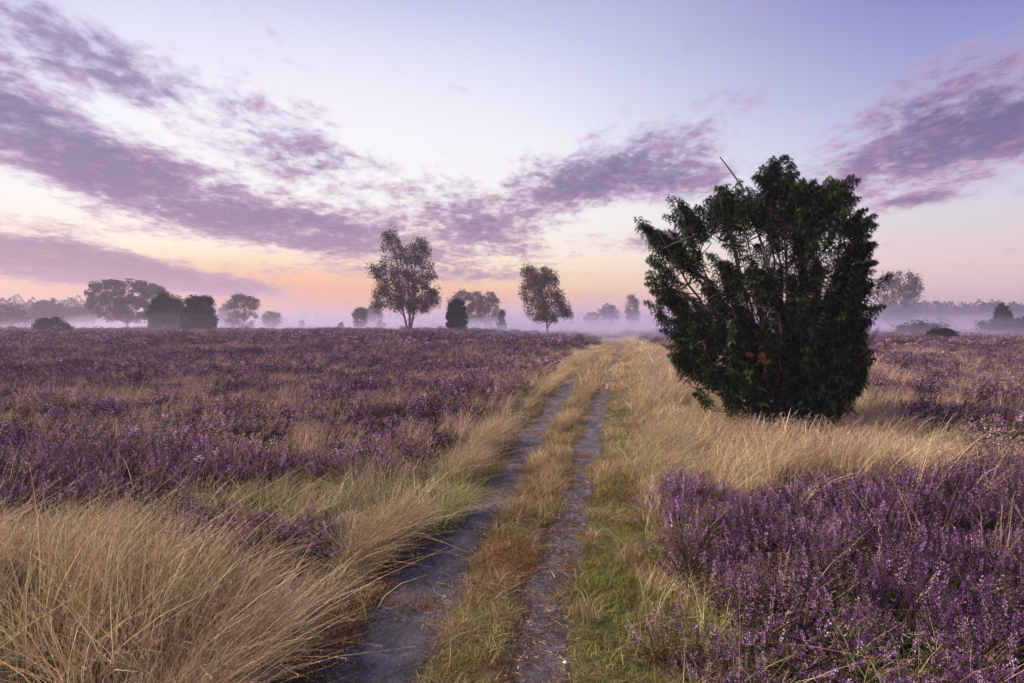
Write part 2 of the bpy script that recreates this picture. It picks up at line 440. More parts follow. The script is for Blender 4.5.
def grass_proto(name, n, rad, Lr, W, nseg, lean=(.38, -.08), spread=.33, seeds=.7, cols=STRAW, w=(5, 5, 3, 2.5, 1.5), seedc=(.36, .23, .19), sl=.022, z0=-.03):
    g = Geo(); P0 = disk(n, rad); P0[:, 2] = z0
    L = rng.uniform(*Lr, n)*rng.choice([1, .55, .3], n, p=[.7, .2, .1]); ln = np.array(lean)[None]+rng.normal(size=(n, 2))*spread+P0[:, :2]*.8
    C = pick(n, cols, w)
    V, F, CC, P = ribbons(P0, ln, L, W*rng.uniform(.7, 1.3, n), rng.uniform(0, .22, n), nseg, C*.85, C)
    g.add(V, F, CC)
    k = rng.random(n) < seeds
    if k.any() and seeds > 0:
        tip = P[k]; m = 9
        t = rng.uniform(.72, 1., (tip.shape[0], m, 1))*nseg
        i0 = np.minimum(t.astype(int), nseg-1); fr = t-i0
        A = np.take_along_axis(tip, np.repeat(i0, 3, 2), 1); B = np.take_along_axis(tip, np.repeat(i0+1, 3, 2), 1)
        Q = (A*(1-fr)+B*fr).reshape(-1, 3)
        D = norm((B-A).reshape(-1, 3))+rng.normal(size=(len(Q), 3))*.55
        g.add(*tris(Q, D, sl*rng.uniform(.6, 1.4, len(Q)), sl*.16, pick(len(Q), [seedc, (.48, .36, .28), (.24, .14, .12)], (2, 1, 1))))
    return g.build(name, M_GRASS, link=False)

def heather_proto(name, n, rad, H, fl, fs, lf, stemw=.003, pale=.25, dense=1.):
    """cushion of upright flowering spikes fanned out from a woody base"""
    g = Geo(); B = disk(n, rad*.45); Tp = disk(n, rad)
    if fs < .012:                                   # near kinds: sprays gathered in a few bunches
        bc = disk(7, rad*.9); Tp = bc[rng.integers(0, 7, n)]+disk(n, rad*.38)
    rr = np.minimum(np.linalg.norm(Tp[:, :2], axis=1)/rad, 1.25)
    h = H*(1-.48*rr**2)*rng.uniform(.72, 1.12, n)
    B[:, :2] = Tp[:, :2]*.22+B[:, :2]*.3; B[:, 2] = -.02
    Tp[:, 2] = h; Tp[:, 0] += .03
    M = (B+Tp)/2; M[:, 2] *= .9; M[:, :2] = B[:, :2]*.35+Tp[:, :2]*.65
    t = np.linspace(0, 1, 4)[None, :, None]
    P = (1-t)**2*B[:, None]+2*t*(1-t)*M[:, None]+t*t*Tp[:, None]
    a = rng.random(n)*math.pi; w = np.stack([np.cos(a), np.sin(a), np.zeros(n)], 1)[:, None]*stemw*(1-.7*t)*.5
    V = np.stack([P-w, P+w], 2).reshape(-1, 3); k = np.arange(3)*2; q = np.stack([k, k+1, k+3, k+2], 1)
    g.add(V, (q[None]+(np.arange(n)*8)[:, None, None]).reshape(-1, 4), np.repeat(pick(n, [(.04, .026, .018), (.08, .052, .034)], (2, 1)), 8, 0))
    def along(lo, hi, m, rad_):
        tt = rng.uniform(lo, hi, (n, m, 1))
        Q = (1-tt)**2*B[:, None]+2*tt*(1-tt)*M[:, None]+tt*tt*Tp[:, None]
        T = norm(2*(1-tt)*(M-B)[:, None]+2*tt*(Tp-M)[:, None])
        R = rng.normal(size=(n, m, 3)); R = norm(R-T*(R*T).sum(-1, keepdims=True))
        return (Q+R*rad_).reshape(-1, 3), (T*.7+R).reshape(-1, 3)
    # leafy lower shoots
    Q, D = along(.25, .85, lf[0], lf[1]*.3)
    g.add(*tris(Q, D, lf[1]*rng.uniform(.6, 1.4, len(Q)), lf[1]*.35, pick(len(Q), [(.022, .03, .012), (.042, .046, .018), (.05, .035, .02), (.013, .016, .009)], (3, 2, 1.5, 2))))
    # flowers; some spikes are over and brown
    dead = rng.random(n) < pale
    bare = rng.random(n) < .28
    shade = pick(n, [(.28, .11, .30), (.16, .055, .18), (.54, .33, .55), (.09, .032, .095)], (3, 2.5, 1.6, 2), .18)
    shade[dead] = pick(int(dead.sum()), [(.24, .15, .12), (.42, .31, .26), (.13, .075, .06)], (2, 1, 1)) if dead.any() else shade[dead]
    shade[bare] = pick(int(bare.sum()), [(.05, .06, .025), (.09, .055, .04), (.035, .04, .02)], (2, 1, 1))
    Q, D = along(.76 if fs < .012 else .74, 1.04, fl, fs*.6)
    Cc = np.repeat(shade, fl, 0)*(1+rng.normal(size=(n*fl, 1))*.25).clip(.5, 1.7)
    g.add(*tris(Q, D, fs*rng.uniform(.7, 1.4, len(Q)), fs*.75, Cc))
    return g.build(name, M_HEATH, link=False)

def turf_proto(name, n, rad, Lr, W, cols, w):
    g = Geo(); P0 = disk(n, rad); P0[:, 2] = -.01
    C = pick(n, cols, w)
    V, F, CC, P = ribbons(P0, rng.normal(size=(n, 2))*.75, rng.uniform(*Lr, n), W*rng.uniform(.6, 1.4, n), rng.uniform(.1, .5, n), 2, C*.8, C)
    g.add(V, F, CC); return g.build(name, M_GRASS, link=False)

def protos(cname, objs):
    c = bpy.data.collections.new(cname)
    for o in objs: c.objects.link(o)
    return c
GREENS = [(.10, .14, .03), (.16, .18, .05), (.30, .26, .10), (.20, .11, .04)]
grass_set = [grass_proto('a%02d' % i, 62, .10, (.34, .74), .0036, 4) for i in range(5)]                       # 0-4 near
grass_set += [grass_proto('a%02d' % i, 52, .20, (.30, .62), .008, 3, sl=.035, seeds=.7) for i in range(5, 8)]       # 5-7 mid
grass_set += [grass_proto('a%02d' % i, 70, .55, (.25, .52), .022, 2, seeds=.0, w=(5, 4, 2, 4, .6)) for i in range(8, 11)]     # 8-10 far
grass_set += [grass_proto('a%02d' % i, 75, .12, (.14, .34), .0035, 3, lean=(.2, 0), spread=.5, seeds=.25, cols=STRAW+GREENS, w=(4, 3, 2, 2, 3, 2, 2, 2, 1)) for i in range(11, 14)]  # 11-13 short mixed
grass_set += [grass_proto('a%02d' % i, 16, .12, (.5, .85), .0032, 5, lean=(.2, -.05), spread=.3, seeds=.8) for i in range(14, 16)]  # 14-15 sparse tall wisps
GRASS_C = protos('grass_kinds', grass_set)
heath_set = [heather_proto('h%02d' % i, 90, .27, .36, 30, .0075, (18, .012), pale=[.18, .4, .55, .3][i]) for i in range(4)]     # 0-3 near
heath_set += [heather_proto('h%02d' % i, 60, .30, .40, 9, .02, (8, .03), .005, pale=[.3, .5, .68][i-4]) for i in range(4, 7)]    # 4-6 mid
heath_set += [heather_proto('h%02d' % i, 110, .75, .42, 5, .05, (6, .06), .012, pale=[.4, .55, .7][i-7]) for i in range(7, 10)]       # 7-9 far
HEATH_C = protos('heather_kinds', heath_set)
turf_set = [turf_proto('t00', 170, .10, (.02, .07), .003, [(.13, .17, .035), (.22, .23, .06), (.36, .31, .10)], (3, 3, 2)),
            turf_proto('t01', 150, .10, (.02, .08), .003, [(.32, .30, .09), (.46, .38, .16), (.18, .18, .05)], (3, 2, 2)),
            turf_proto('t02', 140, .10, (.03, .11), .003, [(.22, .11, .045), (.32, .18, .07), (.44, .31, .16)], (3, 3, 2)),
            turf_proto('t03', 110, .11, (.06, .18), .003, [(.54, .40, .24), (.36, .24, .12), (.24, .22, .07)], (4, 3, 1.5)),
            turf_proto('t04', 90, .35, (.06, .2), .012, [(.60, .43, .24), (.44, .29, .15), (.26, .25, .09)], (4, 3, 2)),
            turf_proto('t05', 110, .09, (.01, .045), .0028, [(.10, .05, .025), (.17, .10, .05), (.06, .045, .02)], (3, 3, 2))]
def litter_proto(name, n=26, rad=.16):
    g = Geo(); P = disk(n, rad); P[:, 2] = rng.uniform(.004, .014, n); a = rng.random(n)*6.28
    g.add(*tris(P, np.stack([np.cos(a), np.sin(a), rng.normal(size=n)*.06], 1), rng.uniform(.02, .12, n), rng.uniform(.002, .005, n), pick(n, [(.50, .38, .22), (.26, .16, .09), (.08, .05, .03)], (3, 2, 2))))
    m = 14; Q = disk(m, rad); Q[:, 2] = .004
    g.add(*leaves(Q, rng.uniform(.006, .02, m), pick(m, [(.20, .17, .15), (.07, .05, .035), (.34, .30, .28)], (2, 3, 1))))
    return g.build(name, M_GRASS, link=False)
turf_set += [litter_proto('t06'), litter_proto('t07', 14)]
TURF_C = protos('turf_kinds', turf_set)

def scatter(name, coll, mat, xy, idx, rotz, scl, tint, green, tilt=.12, dz=0.):
    n = len(xy); z = gz(xy[:, 0], xy[:, 1])+dz
    me = bpy.data.meshes.new(name); me.vertices.add(n)
    me.vertices.foreach_set('co', np.column_stack([xy, z]).astype(np.float32).ravel())
    def at_(nm, ty, key, arr): a = me.attributes.new(nm, ty, 'POINT'); a.data.foreach_set(key, np.ascontiguousarray(arr).ravel())
    at_('kind_index', 'INT', 'value', idx.astype(np.int32))
    at_('turn', 'FLOAT_VECTOR', 'vector', np.column_stack([rng.normal(size=n)*tilt, rng.normal(size=n)*tilt, rotz]).astype(np.float32))
    at_('size', 'FLOAT_VECTOR', 'vector', scl.astype(np.float32))
    at_('tint', 'FLOAT', 'value', tint.astype(np.float32)); at_('green', 'FLOAT', 'value', green.astype(np.float32))
    me.materials.append(mat)
    o = bpy.data.objects.new(name, me); COL.objects.link(o)
    ng = bpy.data.node_groups.new(name+'_scatter', 'GeometryNodeTree')
    ng.interface.new_socket('Geometry', in_out='INPUT', socket_type='NodeSocketGeometry')
    ng.interface.new_socket('Geometry', in_out='OUTPUT', socket_type='NodeSocketGeometry')
    A = lambda t: ng.nodes.new(t)
    gi, go, ci, ip = A('NodeGroupInput'), A('NodeGroupOutput'), A('GeometryNodeCollectionInfo'), A('GeometryNodeInstanceOnPoints')
    ci.inputs['Collection'].default_value = coll; ci.inputs['Separate Children'].default_value = True; ci.inputs['Reset Children'].default_value = True
    ip.inputs['Pick Instance'].default_value = True
    L = ng.links.new
    L(gi.outputs[0], ip.inputs['Points']); L(ci.outputs[0], ip.inputs['Instance'])
    for nm, ty, sk in (('kind_index', 'INT', 'Instance Index'), ('turn', 'FLOAT_VECTOR', 'Rotation'), ('size', 'FLOAT_VECTOR', 'Scale')):
        na = A('GeometryNodeInputNamedAttribute'); na.data_type = ty; na.inputs['Name'].default_value = nm
        L(next(s for s in na.outputs if s.enabled and s.name == 'Attribute'), ip.inputs[sk])
    L(ip.outputs[0], go.inputs[0])
    md = o.modifiers.new('scatter', 'NODES'); md.node_group = ng
    return o

# ------------------------------------------------------------------ what grows where
def inpoly(px, py, poly):
    c = np.zeros(px.shape, bool); n = len(poly)
    for i in range(n):
        x1, y1 = poly[i]; x2, y2 = poly[(i+1) % n]
        if y1 == y2: continue
        h = ((y1 > py) != (y2 > py)) & (px < (x2-x1)*(py-y1)/(y2-y1)+x1)
        c ^= h
    return c
H3 = [(600, 1500), (622, 660), (655, 590), (690, 555), (686, 490), (735, 462), (800, 458), (860, 476), (950, 480), (985, 455), (1100, 450), (1500, 520), (1500, 1500)]
def zones(x, y):
    """weights of heather, tall dry grass, short mixed grass at world points"""
    px, py = project(x, y, gz(x, y)+.36)
    j = (fbm(x*.7+3, y*.7, 3)-.5)
    s = 330/np.maximum(y, 2)                       # pixels of edge wobble
    jx, jy = px+j*s*1.2, py+j*s*.5
    n1, n2 = fbm(x*.45+11, y*.45+4, 4), fbm(x*1.3+50, y*1.3+8, 3)
    xr_, xl_ = x-rutx(RR, y)-rutw(RR, y), x-rutx(RL, y)+rutw(RL, y)
    left = xl_ < 0
    b = np.interp(jx, [-400, 0, 120, 250, 330, 400, 450, 490, 520, 545, 570, 590, 640], [500, 488, 482, 472, 462, 450, 430, 402, 380, 363, 350, 342, 332])
    h1 = left & (jy < b)
    h2 = (((jx-275)/88)**2+((jy-512)/17)**2 < 1) | (((jx+10)/45)**2+((jy-552)/16)**2 < 1)
    h3 = inpoly(px+j*s*2.6, py+j*s*1.4, H3)
    b4 = np.interp(jx, [600, 640, 700, 780, 870, 940, 1024, 1200], [322, 338, 352, 372, 398, 418, 442, 455])
    h4 = (~left) & (jy < b4) & (xr_ > .9)
    # share of heather inside each zone (grass shows through as wisps)
    near_path = sm(-xl_+j*4.5, .0, 1.2+.14*np.maximum(y-8, 0))
    H = h1*(.25+.75*near_path)*(.62+.38*sm(n1, .34, .46))
    H = np.maximum(H, h2*.8); H = np.maximum(H, h3*(.92+.08*sm(n2, .32, .5)))
    H = np.maximum(H, h4*np.where(px < 780, .42, .97)*(.62+.38*sm(n1, .34, .46)))
    turfz = (xl_ > 0) & (xr_ < .52+.5*j)
    H = np.where(turfz, 0, H)
    grass = np.where(turfz, 0, 1-H)
    green = left & (jy > b) & (jy < b+26) & (px < 500) & ~h2
    return H, grass, turfz, green, px, py, xl_, xr_, n1, n2

def candidates(y0, y1, dens, margin=2.2, half=.98):
    """evenly jittered points in the wedge seen from around the camera"""
    step = 1/math.sqrt(dens); ys = np.arange(y0, y1, step); P = []
    for yy in ys:
        xm = yy*half+margin; xs = np.arange(-xm, xm, step)
        P.append(np.stack([xs, np.full(len(xs), yy)], 1))
    P = np.concatenate(P); return P+rng.uniform(-.5, .5, P.shape)*step*1.5

def heather_all():
    X, I, Sc, T, G = [], [], [], [], []
    for (y0, y1, dens, lo, hi, sc) in ((1.5, 7, 25, 0, 4, 1.05), (7, 17, 13, 4, 7, 1.1), (17, 34, 4.8, 4, 7, 1.75), (34, 115, 1.6, 7, 10, 1.15)):
        P = candidates(y0, y1, dens); x, y = P.T
        H, g, tz, gr, px, py, xl_, xr_, n1, n2 = zones(x, y)
        k = (rng.random(len(x)) < H) & (rut_dist(x, y) > .12)
        j_ = np.hypot(x-JX, y-JY) > 1.35; k &= j_
        P = P[k]; n = len(P)
        hh = 1+2.1*(fbm(P[:, 0]*.8, P[:, 1]*.8, 3)-.5)
        s = rng.uniform(.72, 1.3, n)*sc
        hs = hh*rng.uniform(.68, 1.22, n)*(1 if sc < 1.5 else .8/1*1.)
        if sc > 1.5: hs = hh*rng.uniform(.85, 1.2, n)
        X.append(P); Sc.append(np.stack([s, s, hs], 1))
        # clump age: flowers pale or fresh in patches
        pat = fbm(P[:, 0]*.25+70, P[:, 1]*.25, 3)
        q = np.clip(((pat-.35)/.3+rng.normal(size=n)*.35)*(hi-lo)/1.6, 0, hi-lo-1).astype(int)
        I.append(lo+q)
        T.append((rng.normal(size=n)*.22+(pat-.5)*.9-.05).clip(-.6, .7)); G.append(np.zeros(n))
    X = np.concatenate(X); n = len(X)
    o = scatter('heather', HEATH_C, M_HEATH, X, np.concatenate(I), rng.random(n)*6.28, np.concatenate(Sc), np.concatenate(T), np.concatenate(G), .3)
    print('heather', n)
    tag(o, 'purple flowering heather covering the heath', kind='stuff')

def grass_all():
    X, I, Sc, T, G = [], [], [], [], []
    def put(P, lo, hi, s, hs, tint, grn):
        n = len(P); X.append(P); I.append(rng.integers(lo, hi, n)); Sc.append(np.stack([s, s, hs], 1)); T.append(tint); G.append(grn)
    for (y0, y1, dens, lo, hi, sc) in ((1.4, 7, 36, 0, 5, 1.), (7, 17, 13, 5, 8, 1.05), (17, 34, 5, 5, 8, 1.7), (34, 115, 1.4, 8, 11, 1.1)):
        P = candidates(y0, y1, dens); x, y = P.T
        H, g, tz, gr, px, py, xl_, xr_, n1, n2 = zones(x, y)
        edge = np.minimum(np.abs(xl_), 9)
        k = (rng.random(len(x)) < g*(.45+.55*sm(n2, .25, .45))) & (rut_dist(x, y) > .22+.014*np.minimum(y, 30)) & ~(gr & (rng.random(len(x)) < .75)) & (np.hypot(x-JX, y-JY) > .55)
        P_, n = P[k], int(k.sum())
        hmod = .55+.9*sm(fbm(P_[:, 0]*.55+30, P_[:, 1]*.55, 3), .3, .62)
        hmod *= np.where(xl_[k] < 0, .75+.35*sm(-xl_[k], 0, .5), .55+.5*sm(xr_[k], .9, 2.))
        # lower where the heather begins, by the wheel ruts and round the big juniper
        jd = np.hypot(P_[:, 0]-JX, (P_[:, 1]-JY)*.8)
        hmod *= (.35+.65*sm(rut_dist(P_[:, 0], P_[:, 1])+(n2[k]-.5)*.8, .2, 1.3))*(.62+.38*sm(jd, 1.2, 2.6))*np.where(xl_[k] < 0, .36+.64*sm(py[k]+(n2[k]-.5)*60, 508, 590), .85)
        hmod *= .3+.7*sm(np.hypot(P_[:, 0]-TUS[0]+.12, (P_[:, 1]-TUS[1]+.35)*.6), .35, .8)
        s = rng.uniform(.85, 1.2, n)*sc; hs = hmod*rng.uniform(.8, 1.15, n)
        put(P_, lo, hi, s*np.minimum(1, .6+hmod*.4), hs, rng.normal(size=n)*.12+.1, np.clip(rng.normal(size=n)*.2+sm(n1[k], .55, .66)*.15, 0, .7))
        # wisps of tall grass standing in the heather
        if y1 < 40:
            k = (rng.random(len(x)) < np.where(H > .1, .035 if lo == 0 else .50, 0)*(.3+1.6*sm(n2, .42, .6))*np.where((lo == 0) & (xl_ < 0), 1.5, 1)) & (rut_dist(x, y) > .2)
            P_, n = P[k], int(k.sum())
            if lo == 0: put(P_, 14, 16, rng.uniform(.8, 1.2, n), rng.uniform(.7, 1.05, n), rng.normal(size=n)*.1+.05, np.zeros(n))
            else: put(P_, lo, hi, rng.uniform(.5, .9, n)*sc*.7, rng.uniform(.7, 1.0, n), rng.normal(size=n)*.1+.05, np.zeros(n))
        # shorter green-grey grass
        if y1 < 20:
            k = (rng.random(len(x)) < np.where(gr, .9, np.where((g > 0), .3, 0))) & (rut_dist(x, y) > .06)
            P_, n = P[k], int(k.sum())
            put(P_, 11, 14, rng.uniform(.9, 1.5, n)*(1 if lo == 0 else 1.3), rng.uniform(.7, 1.3, n), rng.normal(size=n)*.12, np.clip(rng.normal(size=n)*.3+.35, 0, 1))
    # tufts hanging over the outer rut edges and in the middle strip
    yy = np.concatenate([rng.uniform(1.6, 9, 520), rng.uniform(9, 30, 130)]); yy = yy[fbm(yy*1.3+9, yy*0+2, 3) > .46]; n = len(yy)
    off = np.abs(rng.normal(size=n))*.10
    xx = rutx(RL, yy)-rutw(RL, yy)-.26-off
    put(np.stack([xx, yy], 1), 0, 5, rng.uniform(.7, 1.1, n)*(1+sm(yy, 8, 25)), rng.uniform(.4, .8, n), rng.normal(size=n)*.12-.03, rng.random(n)*.3)
    yy = np.maximum(yy, rng.uniform(4.6, 9, n)); xx = rutx(RR, yy)+rutw(RR, yy)+.6+off*3
    put(np.stack([xx, yy], 1), 0, 5, rng.uniform(.7, 1.1, n)*(1+sm(yy, 8, 25)), rng.uniform(.3, .7, n), rng.normal(size=n)*.12, rng.random(n)*.4)
    X = np.concatenate(X); n = len(X); print('grass', n)
    o = scatter('dry_grass', GRASS_C, M_GRASS, X, np.concatenate(I), rng.normal(size=n)*.7, np.concatenate(Sc), np.concatenate(T), np.concatenate(G), .1)
    tag(o, 'tall straw-coloured dry grass leaning over beside the track', kind='stuff')

def turf_all():
    X, I, Sc, T, G = [], [], [], [], []
    for (y0, y1, dens, far) in ((1.6, 8, 110, 0), (8, 16, 50, 0), (16, 75, 7, 1)):
        step = 1/math.sqrt(dens); ys = np.arange(y0, y1, step); P = []
        for yy in ys:
            a, b = rutx(RL, yy)-.5, rutx(RR, yy)+1.25; xs = np.arange(a, b, step); P.append(np.stack([xs, np.full(len(xs), yy)], 1))
        P = np.concatenate(P)+rng.uniform(-.5, .5, (sum(len(p) for p in P), 2))*step*1.4
        x, y = P.T; d = rut_dist(x, y); a = fbm(x*1.8+4, y*1.8, 4); b = fbm(x*.9+40, y*.9, 3)
        mid = (x > rutx(RL, y)) & (x < rutx(RR, y)); xr_ = x-rutx(RR, y)-rutw(RR, y)
        k = (d > .03*rng.normal(size=len(x))) | ((d > -.25) & (a > .60) & (rng.random(len(x)) < .35)) | ((x > rutx(RR, y)-.3) & (x < rutx(RR, y)+.3) & (a > .46+.1*sm(y, 4, 9)) & (rng.random(len(x)) < .7*(1-sm(y, 6, 10)))) | ((d > -.09) & (rng.random(len(x)) < .4))
        P, d, a, b, mid, xr_ = P[k], d[k], a[k], b[k], mid[k], xr_[k]; x, y = P.T; n = len(P)
        r = rng.random(n)
        if far: idx = np.full(n, 4)
        else:
            m_rust = sm(b+rng.normal(size=n)*.08, .44, .56); dist = sm(y, 5, 9)
            idx_m = np.where(r < .55*dist+.15, 3, np.where(rng.random(n) < m_rust, 2, np.where(rng.random(n) < .5, 0, 1)))
            idx_v = np.where(r < .35*dist+.05, 3, np.where(rng.random(n) < m_rust*.35, 2, np.where(rng.random(n) < .5+.4*(a > .5), 0, 1)))
            idx = np.where(mid, idx_m, np.where(xr_ > 0, idx_v, np.where(r < .6, 5, 2)))
            idx = np.where(d < .02, np.where(r < .6, 5, 2), idx)
        s = rng.uniform(.7, 1.3, n)*(1.15 if far else 1.)
        hs = s*(.6+.8*sm(a, .4, .65))*np.where(mid & (d > .06), 1+.8*sm(y, 4, 12), 1.)*np.where(d < .03, .6, 1)
        X.append(P); I.append(idx); Sc.append(np.stack([s, s, hs], 1)); T.append(rng.normal(size=n)*.18+(a-.5)*.5); G.append(np.zeros(n))
    # dead straws and crumbs of peat lying in the ruts
    for Rt in (RL, RR):
        yy = np.concatenate([rng.uniform(1.8, 7, 420), rng.uniform(7, 16, 300)]); m = len(yy)
        xx = rutx(Rt, yy)+rutw(Rt, yy)*np.sign(rng.normal(size=m))*rng.random(m)**.55*1.02
        X.append(np.stack([xx, yy], 1)); I.append(rng.integers(6, 8, m)); s = rng.uniform(.7, 1.3, m); Sc.append(np.stack([s, s, s], 1)); T.append(rng.normal(size=m)*.15); G.append(np.zeros(m))
    X = np.concatenate(X); n = len(X); print('turf', n)
    o = scatter('short_grass', TURF_C, M_GRASS, X, np.concatenate(I), rng.random(n)*6.28, np.concatenate(Sc), np.concatenate(T), np.concatenate(G), .1)
    tag(o, 'short green and rust-coloured turf between and beside the wheel ruts', kind='stuff')

JP = at(796, 424, 9.4); JX, JY = JP[0], JP[1]
TUS = (-.60, 5.35)
heather_all(); grass_all(); turf_all()

# ------------------------------------------------------------------ trees
def row_extent(poly, z):
    xs = []
    n = len(poly)
    for i in range(n):
        (x1, z1), (x2, z2) = poly[i], poly[(i+1) % n]
        if (z1 > z) != (z2 > z): xs.append(x1+(x2-x1)*(z-z1)/(z2-z1))
    return (min(xs), max(xs)) if xs else None

def sample_crown(poly, n, deep=.85, shell=.0, holes=(), gap=0., gseed=0, thr=.33):
    """points inside the solid whose side outline is poly (x, z); elliptical in depth. -> (n,3) local x, depth, z"""
    poly = np.asarray(poly); out = []
    lo, hi = poly.min(0), poly.max(0)
    while len(out) < n:
        x = rng.uniform(lo[0], hi[0], 4*n); z = rng.uniform(lo[1], hi[1], 4*n)
        ok = inpoly(x, z, poly)
        for h in holes: ok &= ~inpoly(x, z, h)
        if gap: ok &= fbm(x*gap+gseed, z*gap+gseed*2, 3) > thr
        for a, b in zip(x[ok], z[ok]):
            e = row_extent(poly, b)
            if not e: continue
            w = (e[1]-e[0])/2; c = (e[0]+e[1])/2; d = w*deep*math.sqrt(max(0, 1-((a-c)/w)**2))*math.sqrt(max(.05, 1-(2*(b-lo[1])/(hi[1]-lo[1])-1)**4))
            r = rng.random(); r = r**(1/(1+2*shell))
            out.append((a, d*r*(1 if rng.random() < .5 else -1), b))
            if len(out) >= n: break
    return np.array(out)

def px_poly(pts, Y):
    return np.array([(p[0], p[2]) for p in (at(x, y, Y) for x, y in pts)])

BIRCH = ((.35, .33, .30), (.12, .10, .09))
def poly_tree(name, label, cat, pts, Y, base, trunks, n_cl, cl_r, n_leaf, leaf, cols, w, group=None, bark=(.09, .07, .055), droop=.3, deep=.85, holes=(), tr=.12, limbs=True, gap=0., mat=None, lname='crown'):
    """tree from its side outline: trunks [(base_px, [(px,py)...])], leaf clumps hung on real limbs"""
    mat = mat or M_LEAF
    bx, by = base; B = at(bx, by, Y); gzb = float(gz(B[0], Y)); org = np.array([B[0], Y, gzb])
    poly = px_poly(pts, Y); hl = [px_poly(h, Y) for h in holes]
    P = sample_crown(poly, n_cl, deep, .4, hl, gap, bx); C = P+np.array([0, Y, 0])
    root = empty(name, org); tag(root, label, cat, group)
    g = Geo(); tl = []
    for (tb, tops) in trunks:
        a = at(tb, by, Y); a[2] = gzb-.15
        pts3 = [a]+[at(x, y, Y)+np.array([0, rng.normal()*.15, 0]) for x, y in tops]
        q = np.array(pts3); s = np.linspace(0, 1, len(q)); ss = np.linspace(0, 1, 14)
        q = np.stack([np.interp(ss, s, q[:, i]) for i in range(3)], 1); q[1:-1] += rng.normal(size=(12, 3))*[.05, .05, 0]*tr*4
        g.add(*tube(q, tr*(1-.85*ss)+.015, np.asarray(bark)), ) if False else g.add(*tube(q, tr*(1-.85*ss)+.015, np.asarray(bark), 7))
        tl.append(q)
    if limbs:
        for c in C[:min(len(C), 90)]:
            q = tl[rng.integers(len(tl))] if len(tl) == 1 or rng.random() < .3 else min(tl, key=lambda t: np.min(np.hypot(t[:, 0]-c[0], t[:, 1]-c[1])))
            hd = np.hypot(q[:, 0]-c[0], q[:, 1]-c[1]); za = c[2]-hd.min()*.9-.2
            i = int(np.argmin(np.abs(q[:, 2]-za))); i = max(i, 2); i = min(i, 13)
            a = q[i]; m = (a+c)/2+np.array([0, 0, .25*np.linalg.norm(c-a)])
            g.add(*tube(bez(a, m, c, 6, .03), np.linspace(tr*.28, .012, 6), np.asarray(bark)*.9, 4))
    g.build('trunk', M_BARK, root, origin=org, smooth=True)
    k = Geo(); n = n_cl*n_leaf
    R = rng.normal(size=(n_cl, n_leaf, 3)).clip(-1.7, 1.7)*cl_r*rng.uniform(.6, 1.3, (n_cl, 1, 1)); R[..., 2] = R[..., 2]*.8-np.abs(rng.normal(size=(n_cl, n_leaf)))*cl_r*droop
    Q = (C[:, None]+R).reshape(-1, 3)
    tone = np.repeat((1+rng.normal(size=(n_cl, 1))*.2).clip(.5, 1.6), n_leaf, 0)
    Q[:, 2] = np.maximum(Q[:, 2], gzb+.1)
    k.add(*leaves(Q, leaf*rng.uniform(.6, 1.4, n), pick(n, cols, w)*tone))
    k.build(lname, mat, root, origin=org)
    return root

def outline(x0, x1, top, base, kind='round', seed=0, jit_=.09):
    r = np.random.default_rng(seed); n = 18; pts = []
    cx, hw, h = (x0+x1)/2, (x1-x0)/2, base-top
    for i in range(n):
        a = 2*math.pi*i/n; c, s = math.cos(a), math.sin(a); v = (s+1)/2       # v 0 bottom .. 1 top
        if kind == 'round': k = (1, 1)
        sx = np.sign(c)*abs(c)**.75; sz = np.sign(s)*abs(s)**.75
        if kind == 'column': sx = np.sign(c)*abs(c)**.62*(1.04-.30*v**2); sz = np.sign(s)*abs(s)**.85
        if kind == 'cone': sx *= (1.1-.75*v)
        if kind == 'tree': sx *= (.8+.4*math.sin(v*2.6)); 
        j = 1+r.normal()*jit_
        pts.append((cx+hw*sx*j, (top+base)/2-h/2*sz*j))
    return pts

G_BIRCH = [(.04, .032, .016), (.022, .023, .012), (.13, .07, .022), (.015, .016, .009)]
G_WARM = [(.075, .06, .024), (.04, .042, .018), (.16, .095, .03), (.024, .024, .012)]
G_DARK = [(.012, .018, .009), (.02, .027, .012), (.008, .012, .007)]
G_MID = [(.03, .036, .02), (.05, .047, .024), (.02, .024, .015)]
G_AUT = [(.08, .055, .03), (.05, .042, .022), (.11, .07, .032)]

tb = [(384, 231), (393, 229), (398, 238), (402, 246), (407, 243), (411, 236), (418, 235), (425, 240), (427, 250), (426, 258), (434, 270), (434, 284), (439, 294), (437, 308), (430, 313), (424, 309), (417, 306), (411, 309), (404, 304), (398, 309), (391, 305), (385, 309), (376, 306), (372, 299), (375, 292), (372, 286), (378, 280), (376, 276), (371, 268), (370, 262), (377, 264), (381, 258), (383, 247), (382, 238)]
poly_tree('birch_tree', 'tall birch with slim stems forking from its foot, in the mist left of the track', 'birch', tb, 66, (409, 334),
          [(408, [(403, 310), (399, 280), (392, 240)]), (410, [(414, 308), (412, 280), (420, 245)]), (409, [(410, 305), (407, 270), (406, 255)])],
          250, .32, 105, .155, G_BIRCH, (3, 3, 2, 3), bark=(.10, .08, .075), droop=.9, tr=.13, gap=1.3)
rb = [(528, 264), (533, 262), (537, 267), (545, 266), (552, 268), (556, 277), (556, 285), (562, 293), (563, 300), (571, 309), (568, 318), (560, 315), (554, 319), (548, 316), (540, 319), (533, 316), (527, 312), (528, 304), (523, 296), (521, 287), (524, 279), (523, 270)]
poly_tree('birch_tree', 'single-stemmed birch with drooping right side, beyond the heather left of the track bend', 'birch', rb, 70, (547, 334),
          [(548, [(546, 316), (542, 295), (538, 270)])], 210, .33, 88, .155, G_WARM, (2.5, 3, 3.2, 2), bark=(.12, .10, .09), droop=.9, tr=.13)

